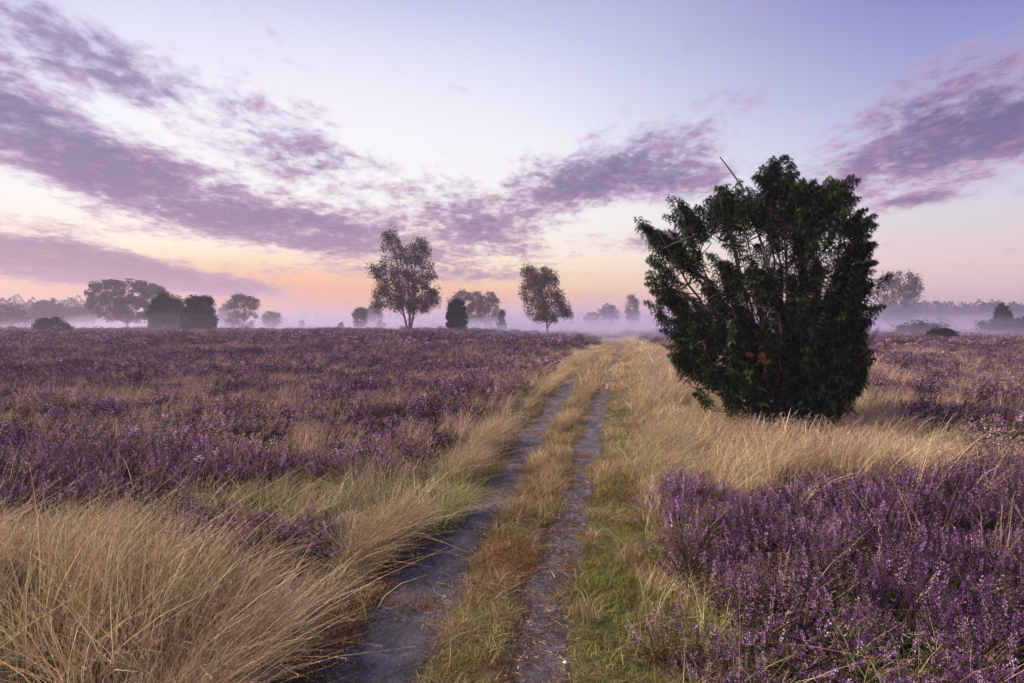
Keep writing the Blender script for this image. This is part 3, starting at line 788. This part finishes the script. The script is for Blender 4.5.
def bush(name, label, cat, x0, x1, top, base, Y, kind, dens=1., cols=G_MID, leaf=.2, seed=1, group=None, w=None, trunkx=None, low=None):
    cx = (x0+x1)/2; h = (base-top)*Y/F_PX; wd = (x1-x0)*Y/F_PX
    ncl = int(max(52*dens, min(1.6*wd*h, 170))); pts = outline(x0+2, x1-2, top+3, base if low is None else low, kind, seed, .055 if cols is G_DARK else .09)
    tops = [(cx+1, (top+base)/2), (cx, top+(base-top)*.15)]
    dark = cols is G_DARK
    if dark: pts = [(cx+(a-cx)*.93, b+1) for a, b in pts]
    return poly_tree(name, label, cat, pts, Y, (trunkx or cx, base), [(trunkx or cx, tops)], int(ncl*(1.5 if dark else 1)), float(np.clip(wd*.085, .16, .42))*(.72 if dark else 1), 90 if dark else 80, leaf, cols, w or [1]*len(cols), group, droop=.2, tr=.04+.012*h, deep=.95)
GB = 'trees and bushes fading into the mist'
J = 'juniper_tree'
bush(J, 'dark columnar juniper just right of the twin-stemmed birch', 'juniper', 445, 469, 295, 335, 66, 'column', 2.2, G_DARK, .16, 3)
bush(J, 'dark dense juniper, right one of the touching pair on the left side of the heath', 'juniper', 181, 216, 291, 336, 64, 'column', 3.4, G_DARK, .16, 4)
bush(J, 'dark dense juniper, left one of the touching pair, slightly paler in the mist', 'juniper', 148, 186, 291, 335, 70, 'column', 3.4, G_DARK, .17, 5)
bush('shrub', 'low dark squarish shrub standing alone in front of the misty trees at the far left', 'shrub', 36, 71, 315, 338, 56, 'column', 1.4, G_DARK, .16, 6)
bush('broadleaf_tree', 'large spreading tree with flat uneven crown behind the pair of dark junipers', 'tree', 96, 158, 276, 327, 124, 'tree', 4.2, G_MID, .36, 7, GB, low=322)
bush('broadleaf_tree', 'round tree cut by the left edge of the picture', 'tree', -14, 27, 299, 330, 140, 'round', 2, G_MID, .28, 8, GB)
bush('broadleaf_tree', 'round-topped misty tree left of the large spreading tree, second from the left edge', 'tree', 32, 67, 297, 329, 180, 'round', 1.5, G_MID, .3, 9, GB)
bush('broadleaf_tree', 'small misty tree tucked between two larger trees at the left, third from the left edge', 'tree', 68, 97, 304, 329, 185, 'round', 1.2, G_MID, .3, 10, GB)
bush('broadleaf_tree', 'rounded tree with a pinkish misty crown right of the pair of dark junipers', 'tree', 229, 256, 291, 331, 125, 'tree', 1.8, G_AUT, .26, 11, GB)
bush('broadleaf_tree', 'pale ghostly tree half hidden in mist between the dark junipers and the rounded pinkish tree', 'tree', 219, 236, 300, 328, 170, 'tree', 1, G_MID, .35, 12, GB)
bush('shrub', 'pale round shrub low in the mist under the brightest glow', 'shrub', 262, 281, 310, 327, 140, 'round', 1, G_AUT, .26, 13, GB)
bush('shrub', 'tiny faint shrub in the mist between the pale round shrub and the small twin-tipped juniper', 'shrub', 298, 306, 317, 328, 150, 'round', .5, G_AUT, .25, 14, GB)
bush('juniper_bush', 'very small dark twin-tipped juniper in the mist left of the twin-stemmed birch', 'juniper', 337, 345, 319, 332, 86, 'column', .7, G_DARK, .15, 15)
bush('broadleaf_tree', 'pale egg-shaped tree in the mist just left of the twin-stemmed birch', 'tree', 352, 367, 305, 328, 130, 'tree', 1.1, G_AUT, .27, 16, GB)
bush('shrub', 'faint blocky shrub in the mist under the left side of the twin-stemmed birch', 'shrub', 375, 387, 318, 328, 150, 'column', .6, G_MID, .25, 17, GB)
bush('broadleaf_tree', 'faint tall tree in the mist directly behind the twin-stemmed birch', 'tree', 364, 382, 303, 327, 195, 'tree', 1, G_MID, .35, 18, GB)
bush('broadleaf_tree', 'tallest misty tree of the grove behind the dark columnar juniper', 'tree', 449, 474, 287, 328, 145, 'tree', 1.8, G_AUT, .28, 19, GB)
bush('broadleaf_tree', 'slim middle tree of the misty grove behind the dark columnar juniper', 'tree', 468, 484, 289, 328, 152, 'tree', 1.2, G_AUT, .28, 20, GB)
bush('broadleaf_tree', 'right-hand tree of the misty grove behind the dark columnar juniper', 'tree', 478, 498, 287, 328, 142, 'tree', 1.5, G_AUT, .28, 21, GB)
bush(J, 'small pointed juniper in the mist between the grove and the single-stemmed birch', 'juniper', 495, 509, 307, 330, 106, 'cone', 1.1, G_MID, .2, 22)
bush('broadleaf_tree', 'pale low tree in the mist right of the single-stemmed birch', 'tree', 583, 601, 309, 328, 190, 'round', 1, G_AUT, .3, 23, GB)
bush('broadleaf_tree', 'pale rounded tree in the mist above the bend of the track', 'tree', 598, 619, 300, 328, 190, 'round', 1.4, G_AUT, .3, 24, GB)
bush('broadleaf_tree', 'pale narrow upright tree in the mist left of the big juniper', 'tree', 625, 641, 292, 326, 185, 'column', 1.2, G_AUT, .3, 25, GB)
vt = [(883, 274), (893, 272), (900, 274), (905, 271), (913, 274), (917, 283), (921, 296), (912, 303), (898, 303), (884, 303), (880, 294), (881, 283)]
poly_tree('pine_tree', 'misty pine with a broad twin-topped crown just right of the big juniper', 'pine', vt, 140, (898, 330), [(893, [(892, 305), (891, 276)]), (903, [(904, 305), (905, 276)])],
          90, .55, 60, .34, G_MID, (1, 1, 1), GB, droop=.1, tr=.2, gap=.5)
bush('shrub', 'misty thicket at the foot of the twin-topped pine', 'shrub', 884, 918, 304, 330, 136, 'column', 1.5, G_MID, .32, 26, GB)
bush('shrub', 'long low misty shrub in front of the thicket on the right', 'shrub', 897, 939, 322, 339, 66, 'round', 1.8, G_MID, .17, 27, GB)
bush('shrub', 'small darker shrub, nearest of the low misty shrubs on the right', 'shrub', 926, 957, 326, 343, 50, 'round', 1.6, G_DARK, .14, 28, GB)
bush('shrub', 'pale high shrub behind the nearest low shrub on the right', 'shrub', 925, 956, 315, 334, 130, 'round', 1.2, G_MID, .3, 29, GB)
bush('spruce_tree', 'pointed spruce rising out of a misty shrub near the right edge', 'spruce', 991, 1014, 301, 336, 82, 'cone', 1.6, G_DARK, .26, 30, GB)
bush('shrub', 'broad misty shrub at the foot of the pointed spruce, cut by the right edge', 'shrub', 984, 1050, 317, 338, 78, 'round', 2.4, G_MID, .27, 31, GB)

def far_wood():
    g = Geo()
    for (xa, xb, Y, n, t0, t1) in ((-160, 112, 240, 120, 297, 304), (875, 1190, 215, 170, 301, 307), (560, 660, 330, 20, 312, 317), (120, 560, 330, 60, 314, 318)):
        for i in range(n):
            px = xa+(xb-xa)*(i+rng.random())/n; yy = Y+rng.uniform(-12, 25); tp = rng.uniform(t0, t1)-(3 if rng.random() < .2 else 0)
            top = at(px, tp, yy); b = float(gz(top[0], yy)); H = top[2]-b; m = 170
            v = rng.random(m)**.8; r = (H*.30+.4)*(1-v**2.5)+.15; a = rng.random(m)*6.28
            Q = np.stack([top[0]+r*np.cos(a)*rng.random(m)**.4, yy+r*np.sin(a), b+v*H], 1)
            g.add(*leaves(Q, 1.1*(1.2-.6*v), pick(m, G_DARK+G_MID[:1], (2, 2, 1, 2))))
            g.add(*tube(np.array([[top[0], yy, b-.2], [top[0], yy, b+H*.85]]), np.array([.2, .05]), (.07, .05, .04), 5))
    tag(g.build('far_woods', M_LEAF), 'low dark line of distant woods along the misty horizon', kind='stuff')
far_wood()

# ------------------------------------------------------------------ the big juniper
JC = [(.010, .019, .007), (.021, .038, .013), (.060, .095, .032), (.006, .010, .005)]
def branchlet(seed, nt=38, m=46):
    """one juniper branch of unit length along +Z, nodding at the tip, clothed in needle sprays"""
    r = np.random.default_rng(seed); V, C = [], []
    t = np.linspace(.06, 1, nt); ang = np.arange(nt)*2.4+r.random()
    axis_ = lambda q: np.stack([.20*q**2.4, .03*np.sin(q*5+seed), q-.10*q**4], -1)
    A = axis_(t)
    wood = tube(axis_(np.linspace(0, 1, 8)), np.linspace(.014, .004, 8), (.07, .045, .03), 4)
    P, D, cs = [], [], []
    for i in range(nt):
        L = .36*(1-.74*t[i])*r.uniform(.55, 1.3)+.05
        d0 = np.array([math.cos(ang[i]), math.sin(ang[i]), 1.1+.6*t[i]]); d0 /= np.linalg.norm(d0)
        s = np.linspace(.12, 1, m)[:, None]
        pts = A[i]+d0*s*L+np.array([0, 0, -1])*L*.75*s**2.2
        tn = norm(d0[None]-np.array([0, 0, 1])*1.65*s**1.2)
        rr = r.normal(size=(m, 3)); rr = norm(rr-tn*(rr*tn).sum(1, keepdims=True))
        P.append(pts); D.append(tn*.9+rr*.6)
        c = np.array(JC)[r.choice(4, p=[.35, .33, .16, .16])]; cs.append(np.repeat((c*r.uniform(.75, 1.25))[None], m, 0)*(1+.35*s*(r.random() < .5)))
    P, D, cs = np.concatenate(P), np.concatenate(D), np.concatenate(cs)
    return P, D, cs, wood

def big_juniper():
    global rng
    rng = np.random.default_rng(21)
    Y = 9.4; org = np.array([JX, Y, float(gz(JX, Y))])
    root = empty('juniper_tree', org)
    tag(root, 'large dark green multi-stemmed juniper with ragged tips in dry grass right of the track', 'juniper')
    sil = [(648, 222), (664, 222), (672, 232), (680, 208), (688, 205), (700, 220), (710, 203), (718, 194), (730, 190), (738, 200), (752, 205), (762, 190), (768, 172), (780, 160), (792, 172), (806, 188), (822, 190), (838, 183), (848, 196), (856, 212), (864, 228), (860, 246), (869, 262), (862, 280), (866, 298), (860, 318), (856, 338), (864, 356), (858, 376), (848, 396), (836, 412), (818, 423), (800, 428), (780, 428), (764, 420), (752, 404), (738, 398), (722, 400), (706, 396), (698, 388), (686, 380), (680, 358), (680, 338), (670, 318), (664, 300), (656, 292), (660, 270), (652, 250), (656, 236)]
    poly = px_poly(sil, Y)
    holes = [px_poly(h, Y) for h in ([(752, 215), (768, 205), (776, 250), (778, 300), (770, 335), (758, 300)], [(694, 250), (706, 246), (712, 300), (704, 322), (694, 300)],
                                     [(662, 262), (676, 256), (680, 285), (672, 296)], [(733, 300), (744, 292), (748, 330), (740, 345)], [(800, 232), (812, 228), (814, 240), (803, 244)], [(832, 258), (846, 254), (846, 266), (836, 268)])]
    g = Geo(); kf = Geo()
    # main stems fanning out of the base
    stems = []
    tops = [(652, 232, -.3), (688, 222, .3), (716, 205, -.2), (735, 205, .5), (748, 230, .1), (762, 200, -.1), (778, 172, .0), (790, 185, .6), (806, 200, -.3), (826, 200, .2),
            (842, 212, -.1), (850, 250, .1), (850, 305, .0), (700, 300, -.35), (740, 290, -.3), (790, 280, -.35), (830, 290, -.3), (845, 350, -.1), (690, 340, .5), (770, 250, 1.1), (820, 260, 1.1), (720, 270, 1.1)]
    for (px, py, dy) in tops:
        T = at(px, py, Y); T[1] += dy
        b = at(np.clip(797+(px-770)*.14, 782, 818), 424, Y); b[1] += dy*.22; b[2] = float(gz(b[0], b[1]))-.1
        m = b*.45+T*.55; m[2] = b[2]+(T[2]-b[2])*.46; m[0] = b[0]+(T[0]-b[0])*.5
        q = bez(b, m, T, 14, .035); rad = np.linspace(rng.uniform(.03, .05), .007, 14)
        g.add(*tube(q, rad, jit((.045, .036, .028), 1)[0], 7)); stems.append(q)
    SP = np.concatenate(stems)
    protos_ = [branchlet(s) for s in range(7)]
    def place(P, up, L, roll, k, tone=1.):
        Pp, Dd, cc, wood = protos_[k]
        up = up/np.linalg.norm(up); x = np.array([math.cos(roll), math.sin(roll), 0.]); x = x-up*x.dot(up); x /= np.linalg.norm(x); y = np.cross(up, x)
        M = np.stack([x, y, up], 0)
        base = P-up*L*.45
        kf_P.append(Pp@M*L+base); kf_D.append(Dd@M); kf_C.append(cc*tone)
        g.add(wood[0]@M*L+base, wood[1], wood[2])
        return base
    kf_P, kf_D, kf_C = [], [], []
    ctr = org[:2]
    cen = poly.mean(0); inner = cen+(poly-cen)*[.90, .91]
    C = sample_crown(inner, 640, .56, .9, holes, 2.1, 31, .415)
    low = px_poly([(752, 372), (800, 352), (862, 352), (856, 384), (840, 414), (822, 432), (800, 437), (778, 435), (760, 424), (750, 402)], Y)
    C = C[(rng.random(len(C)) < np.where(C[:, 0] < at(735, 300, Y)[0], .68, 1.))]
    C = np.concatenate([C, sample_crown(low, 170, .62, 1.2)])
    low2 = px_poly([(684, 318), (683, 350), (690, 380), (704, 402), (724, 408), (746, 416), (764, 424), (776, 380), (760, 335), (715, 310)], Y)
    C = np.concatenate([C, sample_crown(low2, 95, .9, 1.)])
    C[:, 1] += Y
    # loose leading shoots all round the upper outline
    nrm = []
    for i in range(len(poly)):
        a, b = poly[i], poly[(i+1) % len(poly)]
        for q in range(max(1, int(np.linalg.norm(b-a)/.15))):
            p = a+(b-a)*rng.random()
            if p[1] > 1.2: k_ = rng.uniform(-.01, .09); nrm.append((p[0]*(1-k_)+cen[0]*k_, Y+rng.uniform(-.35, .5), p[1]-.2))
    C = np.concatenate([C, np.array(nrm)])
    for c in C:
        out = np.array([c[0]-ctr[0], c[1]-ctr[1], 0]); rr = np.linalg.norm(out); out /= rr+.01
        up = np.array([0, 0, 1.])+out*min(.6, rr*.28)+rng.normal(size=3)*.2
        # keep low hanging foliage fuller and shorter
        L = rng.uniform(.40, .68)*(1 if c[2] > 1. else .8)
        roll = math.atan2(out[1], out[0])+rng.normal()*.7
        base = place(c, up, L, roll, rng.integers(7), float(np.clip(1+rng.normal()*.42, .35, 2.1)))
        cand = SP[SP[:, 2] < base[2]+.05]
        if len(cand) == 0: cand = SP
        j = cand[np.argmin(np.linalg.norm((cand-base)*[1, 1, .7], axis=1))]
        if np.linalg.norm(j-base) < 1.6:
            m = (j+base)/2+np.array([0, 0, -.03]); g.add(*tube(bez(j, m, base, 5, .01), np.linspace(.011, .006, 5), (.04, .03, .022), 4))
    # ragged drooping leaders that make the outline
    tips = [(642, 217, 664, 262, -1), (650, 226, 672, 270, -1), (676, 197, 688, 244, -1), (684, 200, 694, 236, -1), (712, 196, 712, 236, 1), (722, 186, 722, 222, 1), (733, 184, 728, 226, 1), (702, 206, 706, 240, -1),
            (754, 178, 770, 200, -1), (762, 168, 774, 196, -1), (778, 158, 776, 190, 1), (788, 166, 784, 196, 1), (772, 172, 778, 196, -1), (818, 186, 812, 214, 1), (832, 180, 826, 210, 1), (846, 182, 838, 206, 1), (856, 198, 844, 226, 1), (864, 210, 850, 234, 1),
            (874, 216, 856, 240, 1), (878, 226, 858, 242, 1), (877, 246, 856, 258, 1), (876, 266, 854, 272, 1), (873, 288, 852, 296, 1), (868, 312, 848, 316, 1),
            (648, 262, 672, 280, -1), (646, 286, 668, 296, -1), (656, 304, 676, 310, -1), (672, 326, 690, 326, -1), (676, 346, 694, 346, -1), (662, 240, 676, 262, -1), (745, 196, 742, 226, 1), (800, 180, 798, 206, 1), (808, 184, 806, 208, -1), (690, 214, 700, 250, -1), (866, 352, 848, 350, 1), (866, 330, 848, 330, 1), (722, 210, 724, 246, -1)]
    for (tx, ty, bx, by, sg) in tips:
        dy = rng.normal()*.35; T = at(tx, ty, Y+dy); Bq = at(bx, by, Y+dy)
        for q in range(2):
            L = np.linalg.norm(T-Bq)*(1.12 if q == 0 else .9); up = (T-Bq)+np.array([-.04*sg, 0, .12])+rng.normal(size=3)*.04*q
            place(Bq+up/np.linalg.norm(up)*L*.45+rng.normal(size=3)*.05*q, up, L*.98, (0 if sg > 0 else math.pi)+rng.normal()*.3, rng.integers(7))
        j = SP[np.argmin(np.linalg.norm(SP-Bq, axis=1))]
        g.add(*tube(bez(j, (j+Bq)/2, Bq, 5, .01), np.linspace(.018, .01, 5), (.08, .055, .04), 4))
    P, D, Cc = np.concatenate(kf_P), np.concatenate(kf_D), np.concatenate(kf_C)
    P[:, 2] = np.maximum(P[:, 2], gz(P[:, 0], P[:, 1])+.05)
    n = len(P); print('juniper sprays', n)
    L = rng.uniform(.030, .062, n)
    kf.add(*tris(P, D, L, L*.11, Cc))
    # a few dead rust-coloured sprays low in the crown
    c0 = at(754, 357, Y-1.15); Q = c0+rng.normal(size=(4, 3))[rng.integers(0, 4, 150)]*[.08, .05, .04]+rng.normal(size=(150, 3))*[.035, .03, .02]
    kf.add(*tris(Q, rng.normal(size=(150, 3))+[0, 0, -.5], .04, .010, pick(150, [(.13, .05, .025), (.09, .035, .02)], (1, 1))))
    kf.build('crown', M_NEEDLE, root, origin=org)
    g.build('trunk', M_BARK, root, origin=org, smooth=True)
    # bare dead leader rising out of the crown
    d = Geo(); line = [at(x, y, Y-.7+.05*i) for i, (x, y) in enumerate([(783, 345), (776, 300), (768, 262), (757, 230), (747, 205), (740, 184), (730, 170), (720, 157)])]
    d.add(*tube(np.array(line), np.linspace(.024, .009, 8), (.06, .048, .04), 6))
    for (a, b) in (((757, 230), (762, 208)), ((768, 262), (775, 236)), ((776, 300), (766, 275)), ((740, 184), (738, 178))):
        A, B = at(*a, Y), at(*b, Y); d.add(*tube(np.array([A, (A+B)/2+[.02, 0, 0], B]), np.array([.012, .008, .004]), (.09, .07, .06), 4))
    tag(d.build('dead_branch', M_BARK, root, origin=org, smooth=True), 'bare dead leader curving up out of the crown')
    d = Geo()
    for i in range(16):
        A = at(rng.uniform(838, 850), rng.uniform(345, 372), Y-.2); B = at(rng.uniform(862, 882), rng.uniform(322, 352), Y-.2+rng.normal()*.3)
        m = (A+B)/2+np.array([.08, 0, -.09]); q = bez(A, m, B, 8, .008); d.add(*tube(q, np.linspace(.008, .003, 8), (.10, .08, .075), 4))
        for k in (3, 5): e = q[k]+np.array([rng.uniform(.02, .12), rng.normal()*.05, rng.uniform(.06, .16)]); d.add(*tube(np.array([q[k], e]), np.array([.004, .002]), (.10, .08, .075), 3))
    tag(d.build('bare_twigs', M_BARK, root, origin=org), 'fan of bare leafless twigs low on the right side')
big_juniper()

# ------------------------------------------------------------------ small things
def tussock():
    x, y = TUS; z = float(gz(x, y))
    n = 400; P0 = disk(n, .17); P0[:, 2] = -.02
    a = rng.random(n)*6.28; l = np.stack([np.cos(a), np.sin(a)], 1)*rng.uniform(.1, 1.1, (n, 1))+[.45, -.05]
    C = pick(n, [(.24, .28, .09), (.36, .36, .14), (.50, .44, .22), (.17, .21, .07)], (3, 3, 2, 1))
    V, F, CC, _ = ribbons(P0, l, rng.uniform(.28, .58, n), .0042, rng.uniform(.1, .45, n), 5, C, C)
    o = mk('grass_tussock', V, F, M_GRASS, CC); o.location = (x, y, z)
    tag(o, 'bright green arching grass tussock beside the left wheel rut', 'tussock')
tussock()
def pebble():
    import bmesh
    bm = bmesh.new(); bmesh.ops.create_icosphere(bm, subdivisions=3, radius=1)
    for v in bm.verts:
        k = 1+.14*math.sin(3*v.co.x+1)+.1*math.cos(4*v.co.y+v.co.z*2)
        v.co = Vector((v.co.x*.016*k, v.co.y*.013*k, v.co.z*.009*k))
    me = bpy.data.meshes.new('pebble'); bm.to_mesh(me); bm.free()
    for p in me.polygons: p.use_smooth = True
    m = bpy.data.materials.new('pale_stone'); m.use_nodes = True; N = NT(m.node_tree)
    n = N.noise(N.n('ShaderNodeTexCoord').outputs['Object'], 60, 4)
    p = N.n('ShaderNodeBsdfPrincipled'); N.l(N.ramp(n, [(.3, (.5, .47, .48)), (.7, (.78, .75, .78))]), p.inputs['Base Color']); p.inputs['Roughness'].default_value = .6
    o_ = N.n('ShaderNodeOutputMaterial'); N.l(p.outputs[0], o_.inputs[0]); me.materials.append(m)
    o = bpy.data.objects.new('pebble', me); COL.objects.link(o)
    x, y = at(565, 668, 3.17)[:2]; o.location = (x, y, float(gz(x, y))+.018)
    tag(o, 'small white pebble lying in the right wheel rut near the bottom edge', 'pebble')
pebble()
def flower():
    x, y = at(197, 470, 5.9)[:2]; z = float(gz(x, y)); root = empty('white_flower', (x, y, z))
    tag(root, 'small white flower head above the grass at the edge of the heather on the left', 'flower')
    g = Geo(); top = np.array([.02, 0, .44]); g.add(*tube(bez(np.zeros(3), np.array([0, 0, .25]), top, 6), np.linspace(.004, .002, 6), (.14, .15, .06), 5)); g.build('stem', M_LEAF, root)
    p = Geo()
    for (dx, dz) in ((0, 0), (.035, -.02), (-.03, -.03), (.01, -.05)):
        for k in range(7):
            a = k*.9; D = np.array([[math.cos(a), math.sin(a), .35]]); p.add(*tris(top[None]+[dx, 0, dz], D, .034, .022, np.array([.8, .79, .78])))
    p.build('petals', M_LEAF, root)
flower()

# ------------------------------------------------------------------ air: even haze and banks of ground mist
def box(name, lo, hi, mat):
    x0, y0, z0 = lo; x1, y1, z1 = hi
    V = [(x, y, z) for z in (z0, z1) for y in (y0, y1) for x in (x0, x1)]
    F = [(0, 2, 3, 1), (4, 5, 7, 6), (0, 1, 5, 4), (2, 6, 7, 3), (0, 4, 6, 2), (1, 3, 7, 5)]
    return mk(name, V, [F], mat)
HAZE_D, MIST_D = .0015, .017
tag(box('haze', (-470, -60, -4), (470, 500, 24), vol_mat('haze_air', HAZE_D, (.84, .75, .95), .35)), 'thin lilac morning haze over the whole heath', kind='stuff')
LAYERS = ((.55, .40, 'lowest'), (.85, .28, 'middle'), (1.25, .20, 'upper'), (1.9, .12, 'topmost'))
mist_mats = [vol_mat('ground_mist', MIST_D*k, (.86, .79, .98), .3) for _, k, _ in LAYERS]
far_mats = [vol_mat('deep_mist', MIST_D*1.5*k, (.86, .79, .98), .3) for _, k, _ in LAYERS]
veil_mats = [vol_mat('heath_veil', MIST_D*2.2*k, (.86, .79, .98), .3) for _, k, _ in LAYERS]
def mist(cx, cy, rx, ry, h, seed, mist_mat):
    nu, nv = 40, 10; V = [(0, 0, 1)]; F = []
    r_ = np.random.default_rng(seed); ph = r_.random(6)*6.28
    for j in range(1, nv+1):
        for i in range(nu):
            a = 2*math.pi*i/nu; q = j/nv; wob = 1+.12*math.sin(3*a+ph[0])+.08*math.sin(5*a+ph[1])
            z = (1-q**1.5)*(1+.16*math.sin(4*a*1+q*5+ph[2])*q*(1-q)*4)
            V.append((q*math.cos(a)*wob, q*math.sin(a)*wob, z))
    for i in range(nu): F.append((0, 1+i, 1+(i+1) % nu))
    Q = [(1+(j-1)*nu+i, 1+j*nu+i, 1+j*nu+(i+1) % nu, 1+(j-1)*nu+(i+1) % nu) for j in range(1, nv) for i in range(nu)]
    b0 = len(V); V.append((0, 0, -.001)); V = np.array(V, float)
    base = [1+(nv-1)*nu+i for i in range(nu)]
    F += [(b0, base[(i+1) % nu], base[i]) for i in range(nu)]
    V = V*[rx, ry, h+2.2]+[cx, cy, -2.2]
    o = mk('ground_mist', V, [np.array(F), np.array(Q)], mist_mat, smooth=False)
    tag(o, kind='stuff'); return o
for i, (cx, cy, rx, ry, h, lab) in enumerate([
        (-60, 150, 120, 62, 4.6, 'low bank of mist round the trees on the left'),
        (20, 135, 70, 66, 4.2, 'low bank of mist beyond the bend of the track'),
        (90, 120, 80, 70, 4.4, 'low bank of mist over the heath on the right'),
        (0, 250, 300, 110, 8.0, 'deep bank of mist in front of the far woods'),
        (-34, 68, 95, 38, 2.3, 'thin veil of mist creeping over the far heather on the left'),
        (10, 76, 140, 54, 1.7, 'low veil of mist lying on the heather and the far end of the track'),
        (45, 72, 48, 46, 3.2, 'thin bright mist behind the big juniper')]):
    for j, (hk, dk, nm) in enumerate(LAYERS):
        sx = 1.08-.10*j
        mist(cx+6*math.sin(i*3+j*2), cy+4*math.cos(i+j*2.3), rx*sx, ry*sx, h*hk, i*7+j, (veil_mats if h < 2 else far_mats if cy > 100 else mist_mats)[j])['label'] = nm+' soft layer of the '+lab

# ------------------------------------------------------------------ render settings
S.render.engine = 'CYCLES'
c = S.cycles
c.use_denoising = True
try: c.denoiser = 'OPENIMAGEDENOISE'
except Exception: pass
c.max_bounces = 5; c.diffuse_bounces = 2; c.glossy_bounces = 2; c.transmission_bounces = 4; c.volume_bounces = 2; c.transparent_max_bounces = 8
c.use_adaptive_sampling = True; c.adaptive_threshold = .03
c.caustics_reflective = False; c.caustics_refractive = False
S.view_settings.view_transform = 'Standard'; S.view_settings.look = 'None'; S.view_settings.gamma = 1; S.view_settings.exposure = .45
S.view_settings.use_curve_mapping = False
